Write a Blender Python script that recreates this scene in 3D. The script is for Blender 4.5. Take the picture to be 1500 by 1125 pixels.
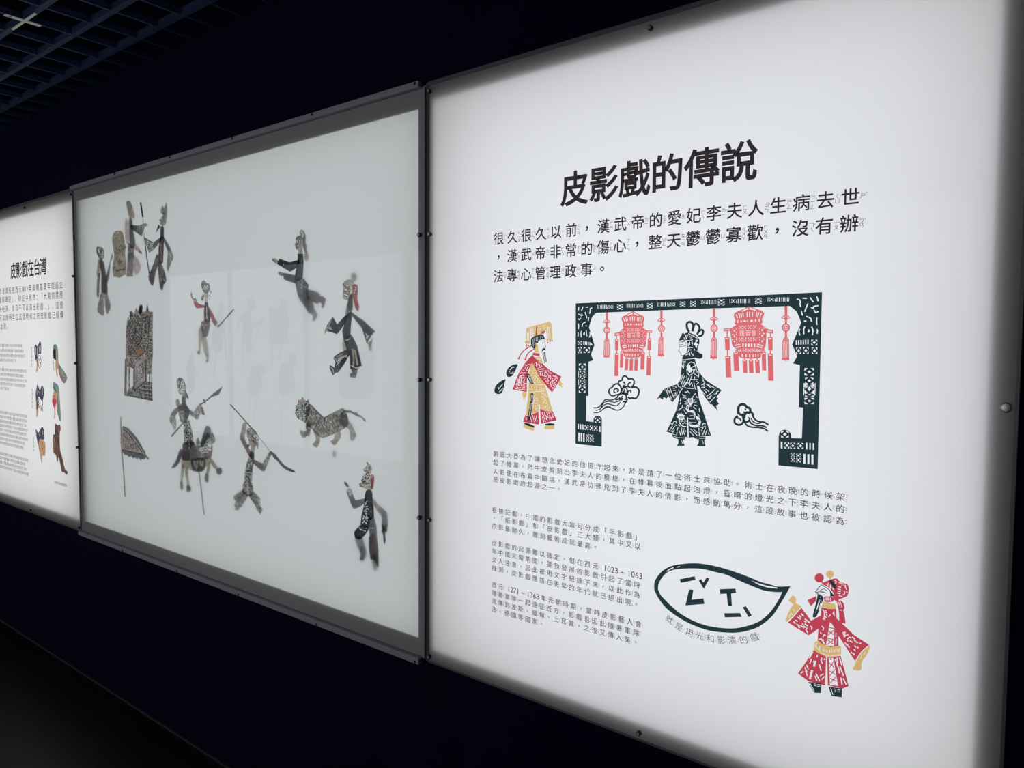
import bpy, math, random
from mathutils import Vector, Matrix
from mathutils.geometry import delaunay_2d_cdt

for o in list(bpy.data.objects): bpy.data.objects.remove(o)
S = bpy.context.scene
C = S.collection
# ---------------------------------------------------------------- camera
F_PX, YAW, PITCH, ROLL = 1075.93, math.radians(37.878), math.radians(-3.0295), math.radians(-.378)
CAM = Vector((0, -1.4, 1.52))
ROT = Matrix.Rotation(YAW, 3, 'Z') @ Matrix.Rotation(PITCH, 3, 'X') @ Matrix.Rotation(ROLL, 3, 'Y')
cd = bpy.data.cameras.new('camera'); cd.sensor_width = 36; cd.lens = F_PX / 1500 * 36; cd.clip_start = .02
cam = bpy.data.objects.new('camera', cd); C.objects.link(cam)
cam.matrix_world = Matrix.Translation(CAM) @ (ROT @ Matrix.Rotation(math.pi / 2, 3, 'X')).to_4x4()
S.camera = cam
# ---------------------------------------------------------------- world and exposure
w = bpy.data.worlds.new('world'); S.world = w; w.use_nodes = True
w.node_tree.nodes['Background'].inputs[0].default_value = (.35, .5, 1, 1)
w.node_tree.nodes['Background'].inputs[1].default_value = .004
S.view_settings.view_transform = 'Standard'; S.view_settings.look = 'None'
S.view_settings.gamma = 1; S.view_settings.use_curve_mapping = False
S.view_settings.exposure = 0
S.cycles.use_denoising = True
S.cycles.transparent_max_bounces = 24
S.cycles.max_bounces = 10
S.cycles.diffuse_bounces = 5
S.cycles.caustics_refractive = True
BOARD = 1.0        # strength of the LED boards inside the boxes on this wall
OPPOSITE = .65      # strength of the lit panels on the other side of the corridor

# ---------------------------------------------------------------- points on the wall
def ray(px, py):
    return ROT @ Vector(((px - 750) / F_PX, 1, -(py - 562.5) / F_PX))
def at(px, py, Y=0.0):                       # the point of the plane y = Y that stands at this place of the picture
    d = ray(px, py); t = (Y - CAM.y) / d.y
    p = CAM + d * t
    return p.x, p.z
FILM, N_FILM = .006, 1.45
def behind(px, py, Y):                        # same, seen through the refracting film of the display case
    d = ray(px, py).normalized()
    x, z = at(px, py, FILM)
    tx, tz = d.x / N_FILM, d.z / N_FILM
    ty = math.sqrt(max(1e-4, 1 - tx * tx - tz * tz)); s = (Y - FILM) / ty
    return x + tx * s, z + tz * s

# ---------------------------------------------------------------- materials
def nodes(name):
    m = bpy.data.materials.new(name); m.use_nodes = True
    t = m.node_tree; t.nodes.clear()
    return m, t, t.nodes.new('ShaderNodeOutputMaterial')
def N(t, typ, **k):
    n = t.nodes.new('ShaderNode' + typ)
    for a, v in k.items():
        if a.startswith('i'): n.inputs[int(a[1:])].default_value = v
        else: setattr(n, a, v)
    return n
def L(t, a, b, ia=0, ib=0): t.links.new(a.outputs[ia], b.inputs[ib])
def principled(name, col, rough=.5, metal=0, spec=.5, noise=.12, scale=40, bump=0):
    m, t, out = nodes(name)
    p = N(t, 'BsdfPrincipled')
    p.inputs['Roughness'].default_value = rough; p.inputs['Metallic'].default_value = metal
    p.inputs['Specular IOR Level'].default_value = spec
    tc = N(t, 'TexCoord'); nz = N(t, 'TexNoise'); nz.inputs['Scale'].default_value = scale; nz.inputs['Detail'].default_value = 4
    L(t, tc, nz, 3)
    r = N(t, 'ValToRGB'); r.color_ramp.elements[0].color = (*[c * (1 - noise) for c in col], 1)
    r.color_ramp.elements[1].color = (*[min(1, c * (1 + noise)) for c in col], 1)
    L(t, nz, r); L(t, r, p)
    if bump:
        b = N(t, 'Bump'); b.inputs['Strength'].default_value = bump; b.inputs['Distance'].default_value = .002
        L(t, nz, b, 0, 2); t.links.new(b.outputs[0], p.inputs['Normal'])
    L(t, p, out)
    return m
def emission(name, col, strength):
    m, t, out = nodes(name)
    e = N(t, 'Emission', i0=(*col, 1), i1=strength); L(t, e, out)
    return m
def sheet_material(name, gloss=1):                     # opal acrylic: diffusing, faintly glossy
    m, t, out = nodes(name)
    tr = N(t, 'BsdfTranslucent', i0=(.96, .96, .96, 1)); df = N(t, 'BsdfDiffuse', i0=(.75, .73, .72, 1))
    mx = N(t, 'MixShader', i0=.16); L(t, tr, mx, 0, 1); L(t, df, mx, 0, 2)
    if not gloss: L(t, mx, out); return m
    gl = N(t, 'BsdfGlossy', i1=.06); fr = N(t, 'Fresnel', i0=1.42)
    m2 = N(t, 'MixShader'); L(t, fr, m2); L(t, mx, m2, 0, 1); L(t, gl, m2, 0, 2); L(t, m2, out)
    return m
def film_material():                          # frosted film that blurs what stands away from it
    m, t, out = nodes('frosted_film')
    rf = N(t, 'BsdfRefraction', i0=(.97, .98, .985, 1), i1=.5, i2=N_FILM)
    rf.distribution = 'GGX'
    tr = N(t, 'BsdfTranslucent', i0=(.95, .96, .97, 1)); mx = N(t, 'MixShader', i0=.2)
    L(t, rf, mx, 0, 1); L(t, tr, mx, 0, 2); L(t, mx, out)
    return m
def glass_material():
    m, t, out = nodes('clear_acrylic')
    tr = N(t, 'BsdfTransparent', i0=(.985, .99, .99, 1)); gl = N(t, 'BsdfGlossy', i1=.012); fr = N(t, 'Fresnel', i0=1.49)
    mx = N(t, 'MixShader'); L(t, fr, mx); L(t, tr, mx, 0, 1); L(t, gl, mx, 0, 2); L(t, mx, out)
    return m
def ink(name, col, body=.12):                 # printed ink: filters the light that comes through the sheet
    m, t, out = nodes(name)
    tr = N(t, 'BsdfTransparent', i0=(*col, 1)); df = N(t, 'BsdfDiffuse', i0=(*[c * .6 for c in col], 1))
    mx = N(t, 'MixShader', i0=body); L(t, tr, mx, 0, 1); L(t, df, mx, 0, 2); L(t, mx, out)
    return m
def leather(name, col, dark=.45, scale=190., lines=.5):   # pierced, painted, translucent hide
    m, t, out = nodes(name)
    tc = N(t, 'TexCoord')
    nz = N(t, 'TexNoise'); nz.inputs['Scale'].default_value = scale * .35; nz.inputs['Detail'].default_value = 5; L(t, tc, nz, 3)
    r = N(t, 'ValToRGB'); r.color_ramp.elements[0].position = .32; r.color_ramp.elements[1].position = .72
    r.color_ramp.elements[0].color = (*[c * dark for c in col], 1); r.color_ramp.elements[1].color = (*[min(1, c * 1.25) for c in col], 1)
    L(t, nz, r)
    vo = N(t, 'TexVoronoi'); vo.feature = 'DISTANCE_TO_EDGE'; vo.inputs['Scale'].default_value = scale
    wn = N(t, 'TexNoise'); wn.inputs['Scale'].default_value = scale * .5; L(t, tc, wn, 3)
    mv = N(t, 'MixRGB', i0=.012); L(t, tc, mv, 3, 1); L(t, wn, mv, 1, 2); L(t, mv, vo, 0)
    lr = N(t, 'ValToRGB'); lr.color_ramp.elements[0].position = .05; lr.color_ramp.elements[1].position = .13
    lr.color_ramp.elements[0].color = (lines,) * 3 + (1,); lr.color_ramp.elements[1].color = (0, 0, 0, 1)
    L(t, vo, lr)
    mx = N(t, 'MixRGB'); mx.inputs[2].default_value = (.95, .93, .88, 1); L(t, lr, mx); L(t, r, mx, 0, 1)
    g = N(t, 'Gamma', i1=.5); L(t, mx, g)       # light crosses the front and the back face
    tr = N(t, 'BsdfTransparent'); L(t, g, tr)
    df = N(t, 'BsdfDiffuse'); L(t, r, df)
    ms = N(t, 'MixShader', i0=.12); L(t, tr, ms, 0, 1); L(t, df, ms, 0, 2); L(t, ms, out)
    return m

# ---------------------------------------------------------------- mesh helpers
def tag(o, label=None, cat=None, group=None, kind=None):
    if label: o['label'] = label
    if cat: o['category'] = cat
    if group: o['group'] = group
    if kind: o['kind'] = kind
    return o
def empty(name, loc, label, cat, group=None):
    o = bpy.data.objects.new(name, None); C.objects.link(o); o.location = loc; o.empty_display_size = .05
    return tag(o, label, cat, group)
def link(name, me, parent=None, mats=()):
    for m in mats: me.materials.append(m)
    o = bpy.data.objects.new(name, me); C.objects.link(o)
    if parent is not None:
        o.parent = parent
        o.matrix_parent_inverse = Matrix.Translation(-world_loc(parent))
    return o
def world_loc(o):
    v = Vector(o.location)
    if o.parent is not None and not any(abs(c) > 1e-9 for row in (o.matrix_parent_inverse - Matrix.Identity(4)) for c in row):
        v = v + world_loc(o.parent)
    return v
class MB:
    def __init__(s): s.v, s.f, s.mi = [], [], []
    def box(s, x0, x1, y0, y1, z0, z1, mi=0):
        b = len(s.v)
        s.v += [(x, y, z) for x in (x0, x1) for y in (y0, y1) for z in (z0, z1)]
        for f in ((0, 1, 3, 2), (4, 6, 7, 5), (0, 4, 5, 1), (2, 3, 7, 6), (0, 2, 6, 4), (1, 5, 7, 3)):
            s.f.append([b + i for i in f]); s.mi.append(mi)
        return s
    def ring(s, x0, x1, z0, z1, b, y0, y1, mi=0, bt=None):      # a rectangular frame of border b
        bt = b if bt is None else bt
        s.box(x0, x1, y0, y1, z1 - bt, z1, mi).box(x0, x1, y0, y1, z0, z0 + bt, mi)
        return s.box(x0, x0 + b, y0, y1, z0 + bt, z1 - bt, mi).box(x1 - b, x1, y0, y1, z0 + bt, z1 - bt, mi)
    def quad(s, x0, x1, y, z0, z1, mi=0):
        b = len(s.v); s.v += [(x0, y, z0), (x1, y, z0), (x1, y, z1), (x0, y, z1)]; s.f.append([b, b + 1, b + 2, b + 3]); s.mi.append(mi)
        return s
    def lathe(s, c, prof, n=16, mi=0):                          # profile (r, y) about the y axis
        b = len(s.v)
        for r, y in prof:
            for k in range(n):
                a = 2 * math.pi * k / n; s.v.append((c[0] + r * math.cos(a), c[1] + y, c[2] + r * math.sin(a)))
        for i in range(len(prof) - 1):
            for k in range(n):
                k2 = (k + 1) % n
                s.f.append([b + i * n + k, b + i * n + k2, b + (i + 1) * n + k2, b + (i + 1) * n + k]); s.mi.append(mi)
        s.f.append([b + k for k in range(n)]); s.mi.append(mi)
        s.f.append([b + (len(prof) - 1) * n + k for k in reversed(range(n))]); s.mi.append(mi)
        return s
    def mesh(s, name):
        me = bpy.data.meshes.new(name); me.from_pydata(s.v, [], s.f)
        me.polygons.foreach_set('material_index', s.mi); me.update()
        return me
    def build(s, name, mats, parent=None):
        if not isinstance(mats, (list, tuple)): mats = [mats]
        return link(name, s.mesh(name), parent, mats)
def bevel(o, wd=.001, seg=2):
    m = o.modifiers.new('bevel', 'BEVEL'); m.width = wd; m.segments = seg; m.limit_method = 'ANGLE'

# ---------------------------------------------------------------- drawing flat cut-outs
# shapes are painted one over the other; a shape of colour '' cuts a hole
class Art:
    def __init__(s, ox=0, oy=0, sc=1.0):
        s.ox, s.oy, s.sc, s.ops = ox, oy, sc, []
    def origin(s, ox, oy, sc): s.ox, s.oy, s.sc = ox, oy, sc; return s
    def P(s, pts):
        if isinstance(pts, str): pts = [float(q) for q in pts.split()]
        if not isinstance(pts[0], (tuple, list)): pts = list(zip(pts[::2], pts[1::2]))
        return pts
    def add(s, col, pts):
        q = [(s.ox + x / s.sc, s.oy + y / s.sc) for x, y in pts]
        if sum(q[i - 1][0] * q[i][1] - q[i][0] * q[i - 1][1] for i in range(len(q))) < 0: q.reverse()
        s.ops.append((col, q)); return s
    def p(s, col, pts): return s.add(col, s.P(pts))
    def c(s, col, x, y, rx, ry=None, n=18, a=0):
        ry = ry or rx
        return s.add(col, [(x + rx * math.cos(t) * math.cos(a) - ry * math.sin(t) * math.sin(a), y + rx * math.cos(t) * math.sin(a) + ry * math.sin(t) * math.cos(a)) for t in [2 * math.pi * k / n for k in range(n)]])
    def s_(s, col, wd, pts, cap=True, taper=False):
        pts = s.P(pts); n = len(pts)
        for i in range(n - 1):
            (x0, y0), (x1, y1) = pts[i], pts[i + 1]
            l = math.hypot(x1 - x0, y1 - y0) or 1e-6; nx, ny = -(y1 - y0) / l, (x1 - x0) / l
            w0 = w1 = wd / 2
            if taper: w0 = wd / 2 * (1 - .8 * i / (n - 1)); w1 = wd / 2 * (1 - .8 * (i + 1) / (n - 1))
            s.add(col, [(x0 + nx * w0, y0 + ny * w0), (x1 + nx * w1, y1 + ny * w1), (x1 - nx * w1, y1 - ny * w1), (x0 - nx * w0, y0 - ny * w0)])
            if cap and i > 0: s.c(col, x0, y0, w0, n=6)
        return s
    def sm(s, pts, k=4):                       # smooth a line (Catmull-Rom)
        pts = s.P(pts); out = []
        for i in range(len(pts) - 1):
            p0 = pts[max(0, i - 1)]; p1 = pts[i]; p2 = pts[i + 1]; p3 = pts[min(len(pts) - 1, i + 2)]
            for j in range(k):
                t = j / k
                out.append(tuple(.5 * (2 * p1[d] + (p2[d] - p0[d]) * t + (2 * p0[d] - 5 * p1[d] + 4 * p2[d] - p3[d]) * t * t + (3 * p1[d] - p0[d] - 3 * p2[d] + p3[d]) * t ** 3) for d in (0, 1)))
        out.append(pts[-1]); return out
    def smc(s, pts, k=4):                      # smooth closed outline
        pts = s.P(pts); n = len(pts); q = [pts[-1]] + pts + pts[:2]
        return s.sm(q, k)[k:k + n * k]
    def curve(s, col, wd, pts, k=4, taper=False): return s.s_(col, wd, s.sm(pts, k), taper=taper)
    def many(s, col, wd, lines, smooth=False):
        for l in lines.split(';'):
            if l.strip(): (s.curve if smooth else s.s_)(col, wd, l)
        return s
    def inside(s, x, y, poly):
        r = False
        for i in range(len(poly)):
            (x0, y0), (x1, y1) = poly[i - 1], poly[i]
            if (y0 > y) != (y1 > y) and x < (x1 - x0) * (y - y0) / (y1 - y0) + x0: r = not r
        return r
    def squig(s, col, region, step, ln, wd, seed=1, ang=None, jit=.5, bend=.5):   # short curved cuts filling a region
        rg = s.P(region); rd = random.Random(seed)
        xs = [p[0] for p in rg]; ys = [p[1] for p in rg]
        y = min(ys) + step * .5; row = 0
        while y < max(ys):
            x = min(xs) + step * (.5 if row % 2 else 1)
            while x < max(xs):
                cx, cy = x + rd.uniform(-1, 1) * step * jit * .4, y + rd.uniform(-1, 1) * step * jit * .4
                a = rd.uniform(0, math.pi) if ang is None else math.radians(ang + rd.uniform(-15, 15))
                l = ln * rd.uniform(.7, 1.15) / 2; b = rd.uniform(-bend, bend) * l
                q = [(cx - math.cos(a) * l, cy - math.sin(a) * l), (cx - math.sin(a) * b, cy + math.cos(a) * b), (cx + math.cos(a) * l, cy + math.sin(a) * l)]
                if all(s.inside(*p, rg) for p in q) : s.s_(col, wd, s.sm(q, 2) if abs(b) > .15 * l else [q[0], q[2]])
                x += step
            y += step; row += 1
        return s
    def bars(s, col, x0, y0, x1, y1, h, n, wd):     # n upright bars from (x0,y0) to (x1,y1), height h
        for i in range(n):
            t = i / max(1, n - 1); x, y = x0 + (x1 - x0) * t, y0 + (y1 - y0) * t
            s.add(col, [(x - wd / 2, y), (x + wd / 2, y), (x + wd / 2, y + h), (x - wd / 2, y + h)])
        return s
    def tile(s, col, x, y, w_, h, sk=0, d=.22):      # lattice tile: four corner triangles and a centre lozenge
        q = lambda a, b: (x + a * w_, y + b * h + a * sk)
        g = .1; k = .4
        for tri in (((g, g), (k, g), (g, k)), ((1 - g, g), (1 - k, g), (1 - g, k)), ((g, 1 - g), (k, 1 - g), (g, 1 - k)), ((1 - g, 1 - g), (1 - k, 1 - g), (1 - g, 1 - k)), ((.5, .5 - d), (.5 + d, .5), (.5, .5 + d), (.5 - d, .5))):
            s.add(col, [q(*a) for a in tri])
        return s
    def tris(s):
        vs, fs = [], []
        for col, pts in s.ops:
            b = len(vs); vs += [Vector(p) for p in pts]; fs.append(list(range(b, b + len(pts))))
        v, e, f, ov, oe, of = delaunay_2d_cdt(vs, [], fs, 1, 1e-5, True)
        out = []
        for tri, src in zip(f, of):
            if not src: continue
            col = s.ops[max(src)][0]
            if col: out.append((tri, col))
        return [tuple(p) for p in v], out
    def build(s, name, parent, Y, depth=0, mats=None, to=None):
        vs, ts = s.tris(); to = to or at; mats = mats or INK
        used = sorted({i for t, _ in ts for i in t}); ix = {i: k for k, i in enumerate(used)}
        cols = sorted({c for _, c in ts})
        V = []
        for i in used: x, z = to(vs[i][0], vs[i][1], Y); V.append((x, Y, z))
        Fc, mi = [], []
        for t, c in ts:
            a = [ix[i] for i in t]
            (x0, _, z0), (x1, _, z1), (x2, _, z2) = V[a[0]], V[a[1]], V[a[2]]
            if (x1 - x0) * (z2 - z0) - (x2 - x0) * (z1 - z0) < 0: a.reverse()
            Fc.append(a); mi.append(cols.index(c))
        if depth:
            n = len(V); ed = {}
            for a in Fc:
                for i in range(3): ed[(a[i], a[(i + 1) % 3])] = 1
            V += [(x, Y + depth, z) for x, _, z in V]
            back = [[i + n for i in reversed(a)] for a in Fc]; m2 = list(mi)
            sides = []
            for a, c in zip(list(Fc), mi):
                for i in range(3):
                    u, v = a[i], a[(i + 1) % 3]
                    if (v, u) not in ed: sides.append(([v, u, u + n, v + n], c))
            Fc += back + [q for q, _ in sides]; mi += m2 + [c for _, c in sides]
        me = bpy.data.meshes.new(name); me.from_pydata(V, [], Fc); me.polygons.foreach_set('material_index', mi); me.update()
        return link(name, me, parent, [mats[c] for c in cols])

# ---------------------------------------------------------------- shared materials
M_WALL = principled('navy_wall_paint', (.003, .0048, .026), .85, spec=.08, noise=.15, scale=6)
M_FLOOR = principled('dark_floor', (.012, .012, .013), .42, spec=.35, noise=.4, scale=3, bump=.15)
M_CEIL = principled('black_void_paint', (.004, .004, .005), .9, spec=.1)
M_GRID = principled('blue_grid_paint', (.024, .045, .12), .55, spec=.3, scale=12)
M_FRAME = principled('grey_coated_metal', (.42, .42, .46), .5, spec=.35, scale=60, noise=.06)
M_TRIM = principled('dark_aluminium', (.2, .21, .24), .4, metal=.3, scale=80, noise=.08)
M_BAND = principled('grey_mount_board', (.40, .35, .34), .7, spec=.2, noise=.05)
M_GAP = principled('black_gap', (.12, .12, .13), .6, spec=.2)
M_BLACK = principled('black_plastic', (.012, .012, .014), .35)
M_CHROME = principled('brushed_steel', (.75, .75, .77), .3, metal=.6)
M_CLIP = principled('white_metal', (.9, .9, .86), .5, metal=.5)
M_INNER = principled('white_box_lining', (.62, .60, .57), .8, spec=.2, noise=.03)
M_SHEET = sheet_material('opal_acrylic')
M_INDIFF = sheet_material('inner_opal_sheet', 0); M_FILM = film_material(); M_GLASS = glass_material()
M_BOARD = emission('led_board_white', (.975, 1.0, 1.045), BOARD * 1.07)
M_BOARD_L = emission('led_board_warm', (.985, 1.0, 1.0), BOARD * 1.17)
M_BOARD_C = emission('led_board_cool', (.955, 1.0, 1.012), BOARD * .71)
M_OPP = emission('corridor_panel_light', (.95, .98, 1), OPPOSITE)
M_CAP = principled('satin_steel_cap', (.97, .97, .97), .45, metal=1, noise=.02)
M_MOUNT = principled('grey_mount_card', (.47, .45, .47), .7, spec=.2, noise=.04)
INK = dict(dark=ink('ink_dark_green', (.026, .056, .066)), red=ink('ink_red', (.74, .085, .135)), pink=ink('ink_coral', (1.0, .215, .225)),
           gold=ink('ink_gold', (.97, .66, .25)), black=ink('ink_black', (.03, .035, .04)), grey=ink('ink_grey', (.14, .14, .15)), text=ink('ink_text', (.045, .035, .04)),
           small=ink('ink_small_text', (.11, .10, .11)), tint=ink('ink_tint', (.6, .6, .6)), teal=ink('ink_teal', (.25, .36, .34)),
           skin=ink('ink_skin', (.72, .42, .25)), brown=ink('ink_brown', (.22, .12, .10)), navy=ink('ink_navy', (.10, .10, .15)))

# ---------------------------------------------------------------- the room
X0, X1, Z0, Z1 = -4.87, -.0767, .664, 2.1995
ZC = 2.577
def structure(name, mb, m):
    return tag(mb.build(name, m), kind='structure')
wl = MB()
wl.box(-9, 2.2, 0, .42, Z1, 3.0).box(-9, 2.2, 0, .42, 0, Z0).box(X1, 2.2, 0, .42, Z0, Z1).box(-9, X0, 0, .42, Z0, Z1).box(X0, X1, .39, .42, Z0, Z1)
structure('wall_front', wl, M_WALL)
structure('floor', MB().box(-9, 2.2, -2.7, .2, -.1, 0), M_FLOOR)
structure('ceiling', MB().box(-9, 2.2, -2.7, .2, 3.0, 3.1), M_CEIL)
structure('wall_back', MB().box(-9, 2.2, -2.7, -2.5, 0, 3.0), M_WALL)
structure('wall_left', MB().box(-9.1, -9, -2.7, .2, 0, 3.0), M_WALL)
structure('wall_right', MB().box(2.2, 2.3, -2.7, .2, 0, 3.0), M_WALL)
structure('baseboard_front', MB().box(-9, 2.2, -.006, 0, 0, .006), principled('skirting_edge', (.06, .06, .08), .5))

# open lattice below the ceiling
grid = empty('ceiling_grid', (-3.0, -.9, ZC), 'dark blue open-cell metal lattice ceiling above the light boxes', 'ceiling grid')
PT = .15
long_me = MB().box(-6.0, 6.0, -.009, .009, 0, .022).mesh('grid_slat_long')
cross_me = MB().box(-.005, .005, -1.2, 1.2, .001, .021).mesh('grid_slat_cross')
for me in (long_me, cross_me): me.materials.append(M_GRID)
for k in range(16):
    o = bpy.data.objects.new('slat', long_me); C.objects.link(o); o.parent = grid
    o.location = (-2.95 + 3.0, -.135 - PT * k + .9, 0)
for k in range(74):
    o = bpy.data.objects.new('slat', cross_me); C.objects.link(o); o.parent = grid
    o.location = (-2.794 + PT * (k - 41) + 3.0, -1.212 + .9, 0)
    if not (-8.9 < o.location.x - 3.0 < 2.1): bpy.data.objects.remove(o)
cl = empty('lattice_clip', (-2.794, -.437, ZC - .004), 'white cross-shaped metal clip on a joint of the blue ceiling lattice', 'clip')
MB().box(-.1 - 2.794, .1 - 2.794, -.437 - .004, -.437 + .004, ZC - .006, ZC - .0025).build('clip_arm', M_CLIP, cl)
a = MB(); a.box(-2.794 - .01, -2.794 + .01, -.437 - .055, -.437 + .05, ZC - .0025, ZC - .0005); a.build('clip_plate', M_CLIP, cl)
MB().box(-2.794 - .004, -2.794 + .004, -.437 - .045, -.437 - .035, ZC - .0032, ZC - .0026).build('clip_hole', M_BLACK, cl)

# ---------------------------------------------------------------- screws
def screw(x, z, parent, y=0.0, r=.0055, h=.008, face=M_CHROME):
    body = MB().lathe((x, y, z), [(r, -.0005), (r, -h), (r * .8, -h - .0012)], 14).build('screw', M_BLACK, parent)
    MB().lathe((x, y, z), [(r * .74, -h - .0008), (r * .7, -h - .002)], 12).build('screw_face', face, body)
    return body

# ---------------------------------------------------------------- the lit boxes
def light_box(x0, x1, ap, board, label, trims):
    t = empty('light_box', ((x0 + x1) / 2, 0, Z0), label, 'light box', 'wall light boxes with printed sheets')
    ax0, ax1, az0, az1 = ap
    MB().box(x0 + .001, x1 - .001, 0, .0025, Z0 + .001, Z1 - .001).build('diffuser_sheet', M_SHEET, t).location
    # opaque flange right behind the sheet
    f = MB(); g0, g1 = .011, .013
    f.box(x0 + .001, x1 - .001, g0, g1, az1, Z1 - .001).box(x0 + .001, x1 - .001, g0, g1, Z0 + .001, az0)
    f.box(x0 + .001, ax0, g0, g1, az0, az1).box(ax1, x1 - .001, g0, g1, az0, az1)
    f.build('mounting_flange', M_BAND, t)
    h = MB(); h.ring(x0 + .001, x1 - .001, Z0 + .001, Z1 - .001, .004, g1, .36); h.box(x0 + .001, x1 - .001, .36, .364, Z0 + .001, Z1 - .001)
    h.build('box_housing', M_INNER, t)
    MB().quad(x0 + .05, x1 - .05, .17, Z0 + .05, Z1 - .05).build('light_board', board, t)
    for q in trims: bevel(MB().box(*q).build('edge_trim', M_TRIM, t), .0008, 1)
    return t
# diffuser sheets are single skins: light passes them once
def thin(o):
    me = o.data; x = [v.co.x for v in me.vertices]; z = [v.co.z for v in me.vertices]
    new = MB().quad(min(x), max(x), 0, min(z), max(z)).mesh('diffuser_sheet'); new.materials.append(M_SHEET); o.data = new
RB = light_box(-1.3665, -.0767, (-1.3495, -.1225, .7035, 2.149), M_BOARD,
               'large light box at right printed with a story, stage frame and coloured figures',
               [(-.0829, -.0767, -.007, .002, Z0, Z1), (-1.3665, -.0767, -.006, .002, 2.1907, Z1), (-1.3665, -.0767, -.004, .002, Z0 - .0005, Z0 + .003)])
LB = light_box(-4.86, -3.562, (-4.82, -3.5625, .7166, 2.1423), M_BOARD_L,
               'light box at far left printed with small text and six puppet heads',
               [(-4.86, -3.562, -.005, .002, 2.1915, Z1), (-4.86, -3.562, -.004, .002, Z0 - .0005, Z0 + .002)])
for t in (RB, LB):
    for o in list(C.objects):
        if o.parent == t and o.name.startswith('diffuser_sheet'): thin(o)
for x, z in ((-1.3671 + .004, 2.1745), (-1.362, .6803), (-.7308, 2.1745), (-.7312, .6812), (-1.3614, 1.4276), (-1.3614, 1.808), (-1.3614, 1.053)): screw(x, z, RB, 0)
MB().lathe((-.0945, 0, 1.4264), [(.0085, 0), (.0085, -.004), (.006, -.0058), (.002, -.0064)], 20).build('screw_cap', M_CAP, RB)
for x, z in ((-4.1083, 2.1755), (-3.5704, 2.1741), (-4.139, .6782), (-3.5712, .6786)): screw(x, z, LB, 0, .005, .007)

# the display case with the shadow puppets
mx0, mx1, mz0, mz1 = -3.5543, -1.3790, .6712, 2.188
DC = empty('display_case', ((mx0 + mx1) / 2, 0, mz0), 'wide grey-framed lit case in the middle with hide puppets behind frosted glass', 'display case')
fr = MB().ring(mx0, mx1, mz0, mz1, .0385, -.002, .004)
fr.v, fr.f, fr.mi = [], [], []
ax0, ax1, az0, az1 = -3.5195, -1.4064, .7180, 2.1395
fr.box(mx0, mx1, -.001, .004, az1, mz1).box(mx0, mx1, -.001, .004, mz0, az0).box(mx0, ax0, -.001, .004, az0, az1).box(ax1, mx1, -.001, .004, az0, az1)
fr.build('mount_border', M_MOUNT, DC)
MB().box(mx1 - .0095, mx1, -.006, -.0035, mz0, mz1).build('glazing_edge', M_FRAME, DC)
MB().box(mx0, mx0 + .006, -.006, -.0035, mz0, mz1).build('glazing_edge', M_TRIM, DC)
MB().quad(mx0 + .006, mx1 - .0095, -.004, mz0, mz1).build('front_glazing', M_GLASS, DC)
bevel(MB().box(mx0 - .001, -1.3943, -.014, 0, 2.1905, 2.2065).build('retaining_bar', M_FRAME, DC))
bevel(MB().box(mx0 - .001, -1.3943, -.014, 0, .6515, .6685).build('retaining_bar', M_FRAME, DC))
MB().box(mx0, mx1 + .0005, -.0008, .002, mz1, 2.1905).box(mx0, mx1, -.0008, .002, .6685, mz0).box(mx1, -1.3668, -.0002, .03, Z0, Z1).box(-3.561, mx0, -.0002, .03, Z0, Z1).build('shadow_gap', M_GAP, DC)
MB().quad(mx0 + .001, mx1 - .001, FILM, mz0 + .001, mz1 - .001).build('frosted_film', M_FILM, DC)
h = MB(); h.ring(mx0 + .001, mx1 - .001, Z0 + .001, Z1 - .001, .004, .008, .36); h.box(mx0 + .001, mx1 - .001, .36, .364, Z0 + .001, Z1 - .001)
h.build('box_housing', M_INNER, DC)
MB().quad(mx0 + .005, mx1 - .005, .048, Z0 + .005, Z1 - .005).build('inner_diffuser', M_INDIFF, DC)
MB().quad(mx0 + .02, mx1 - .02, .13, Z0 + .02, Z1 - .02).build('light_board', M_BOARD_C, DC)
for z in (1.8082, 1.4264, 1.0553): screw(-1.3935, z, DC, -.005, .0055, .009)
for z in (1.8122, 1.4262, 1.0494): screw(-3.549, z, DC, -.005, .0055, .009)
for x in (-3.1216, -2.6785, -2.2639, -1.8371, -1.4069):
    screw(x, 2.2005, DC, -.014, .0035, .003); screw(x, .657, DC, -.014, .0035, .003)

# ---------------------------------------------------------------- across the corridor: what the glazing mirrors
for i, (a, b) in enumerate(((-7.5, -6.39), (-6.34, -5.23), (-5.18, -4.02), (-3.94, -2.8), (-2.75, -1.6), (-1.55, -.4))):
    t = empty('window_panel', ((a + b) / 2, -2.48, .63), ['%s of the six tall lit panels across the corridor, seen mirrored in the case' % k for k in ('first from the far end', 'second from the far end', 'third from the far end', 'fourth from the far end', 'fifth from the far end', 'nearest')][i], 'lit panel', 'lit panels across the corridor')
    MB().ring(a - .02, b + .02, .61, 2.22, .02, -2.5, -2.45).build('panel_frame', M_TRIM, t)
    MB().box(a, b, -2.5, -2.47, .63, 2.2).build('panel_glow', M_OPP, t)

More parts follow.
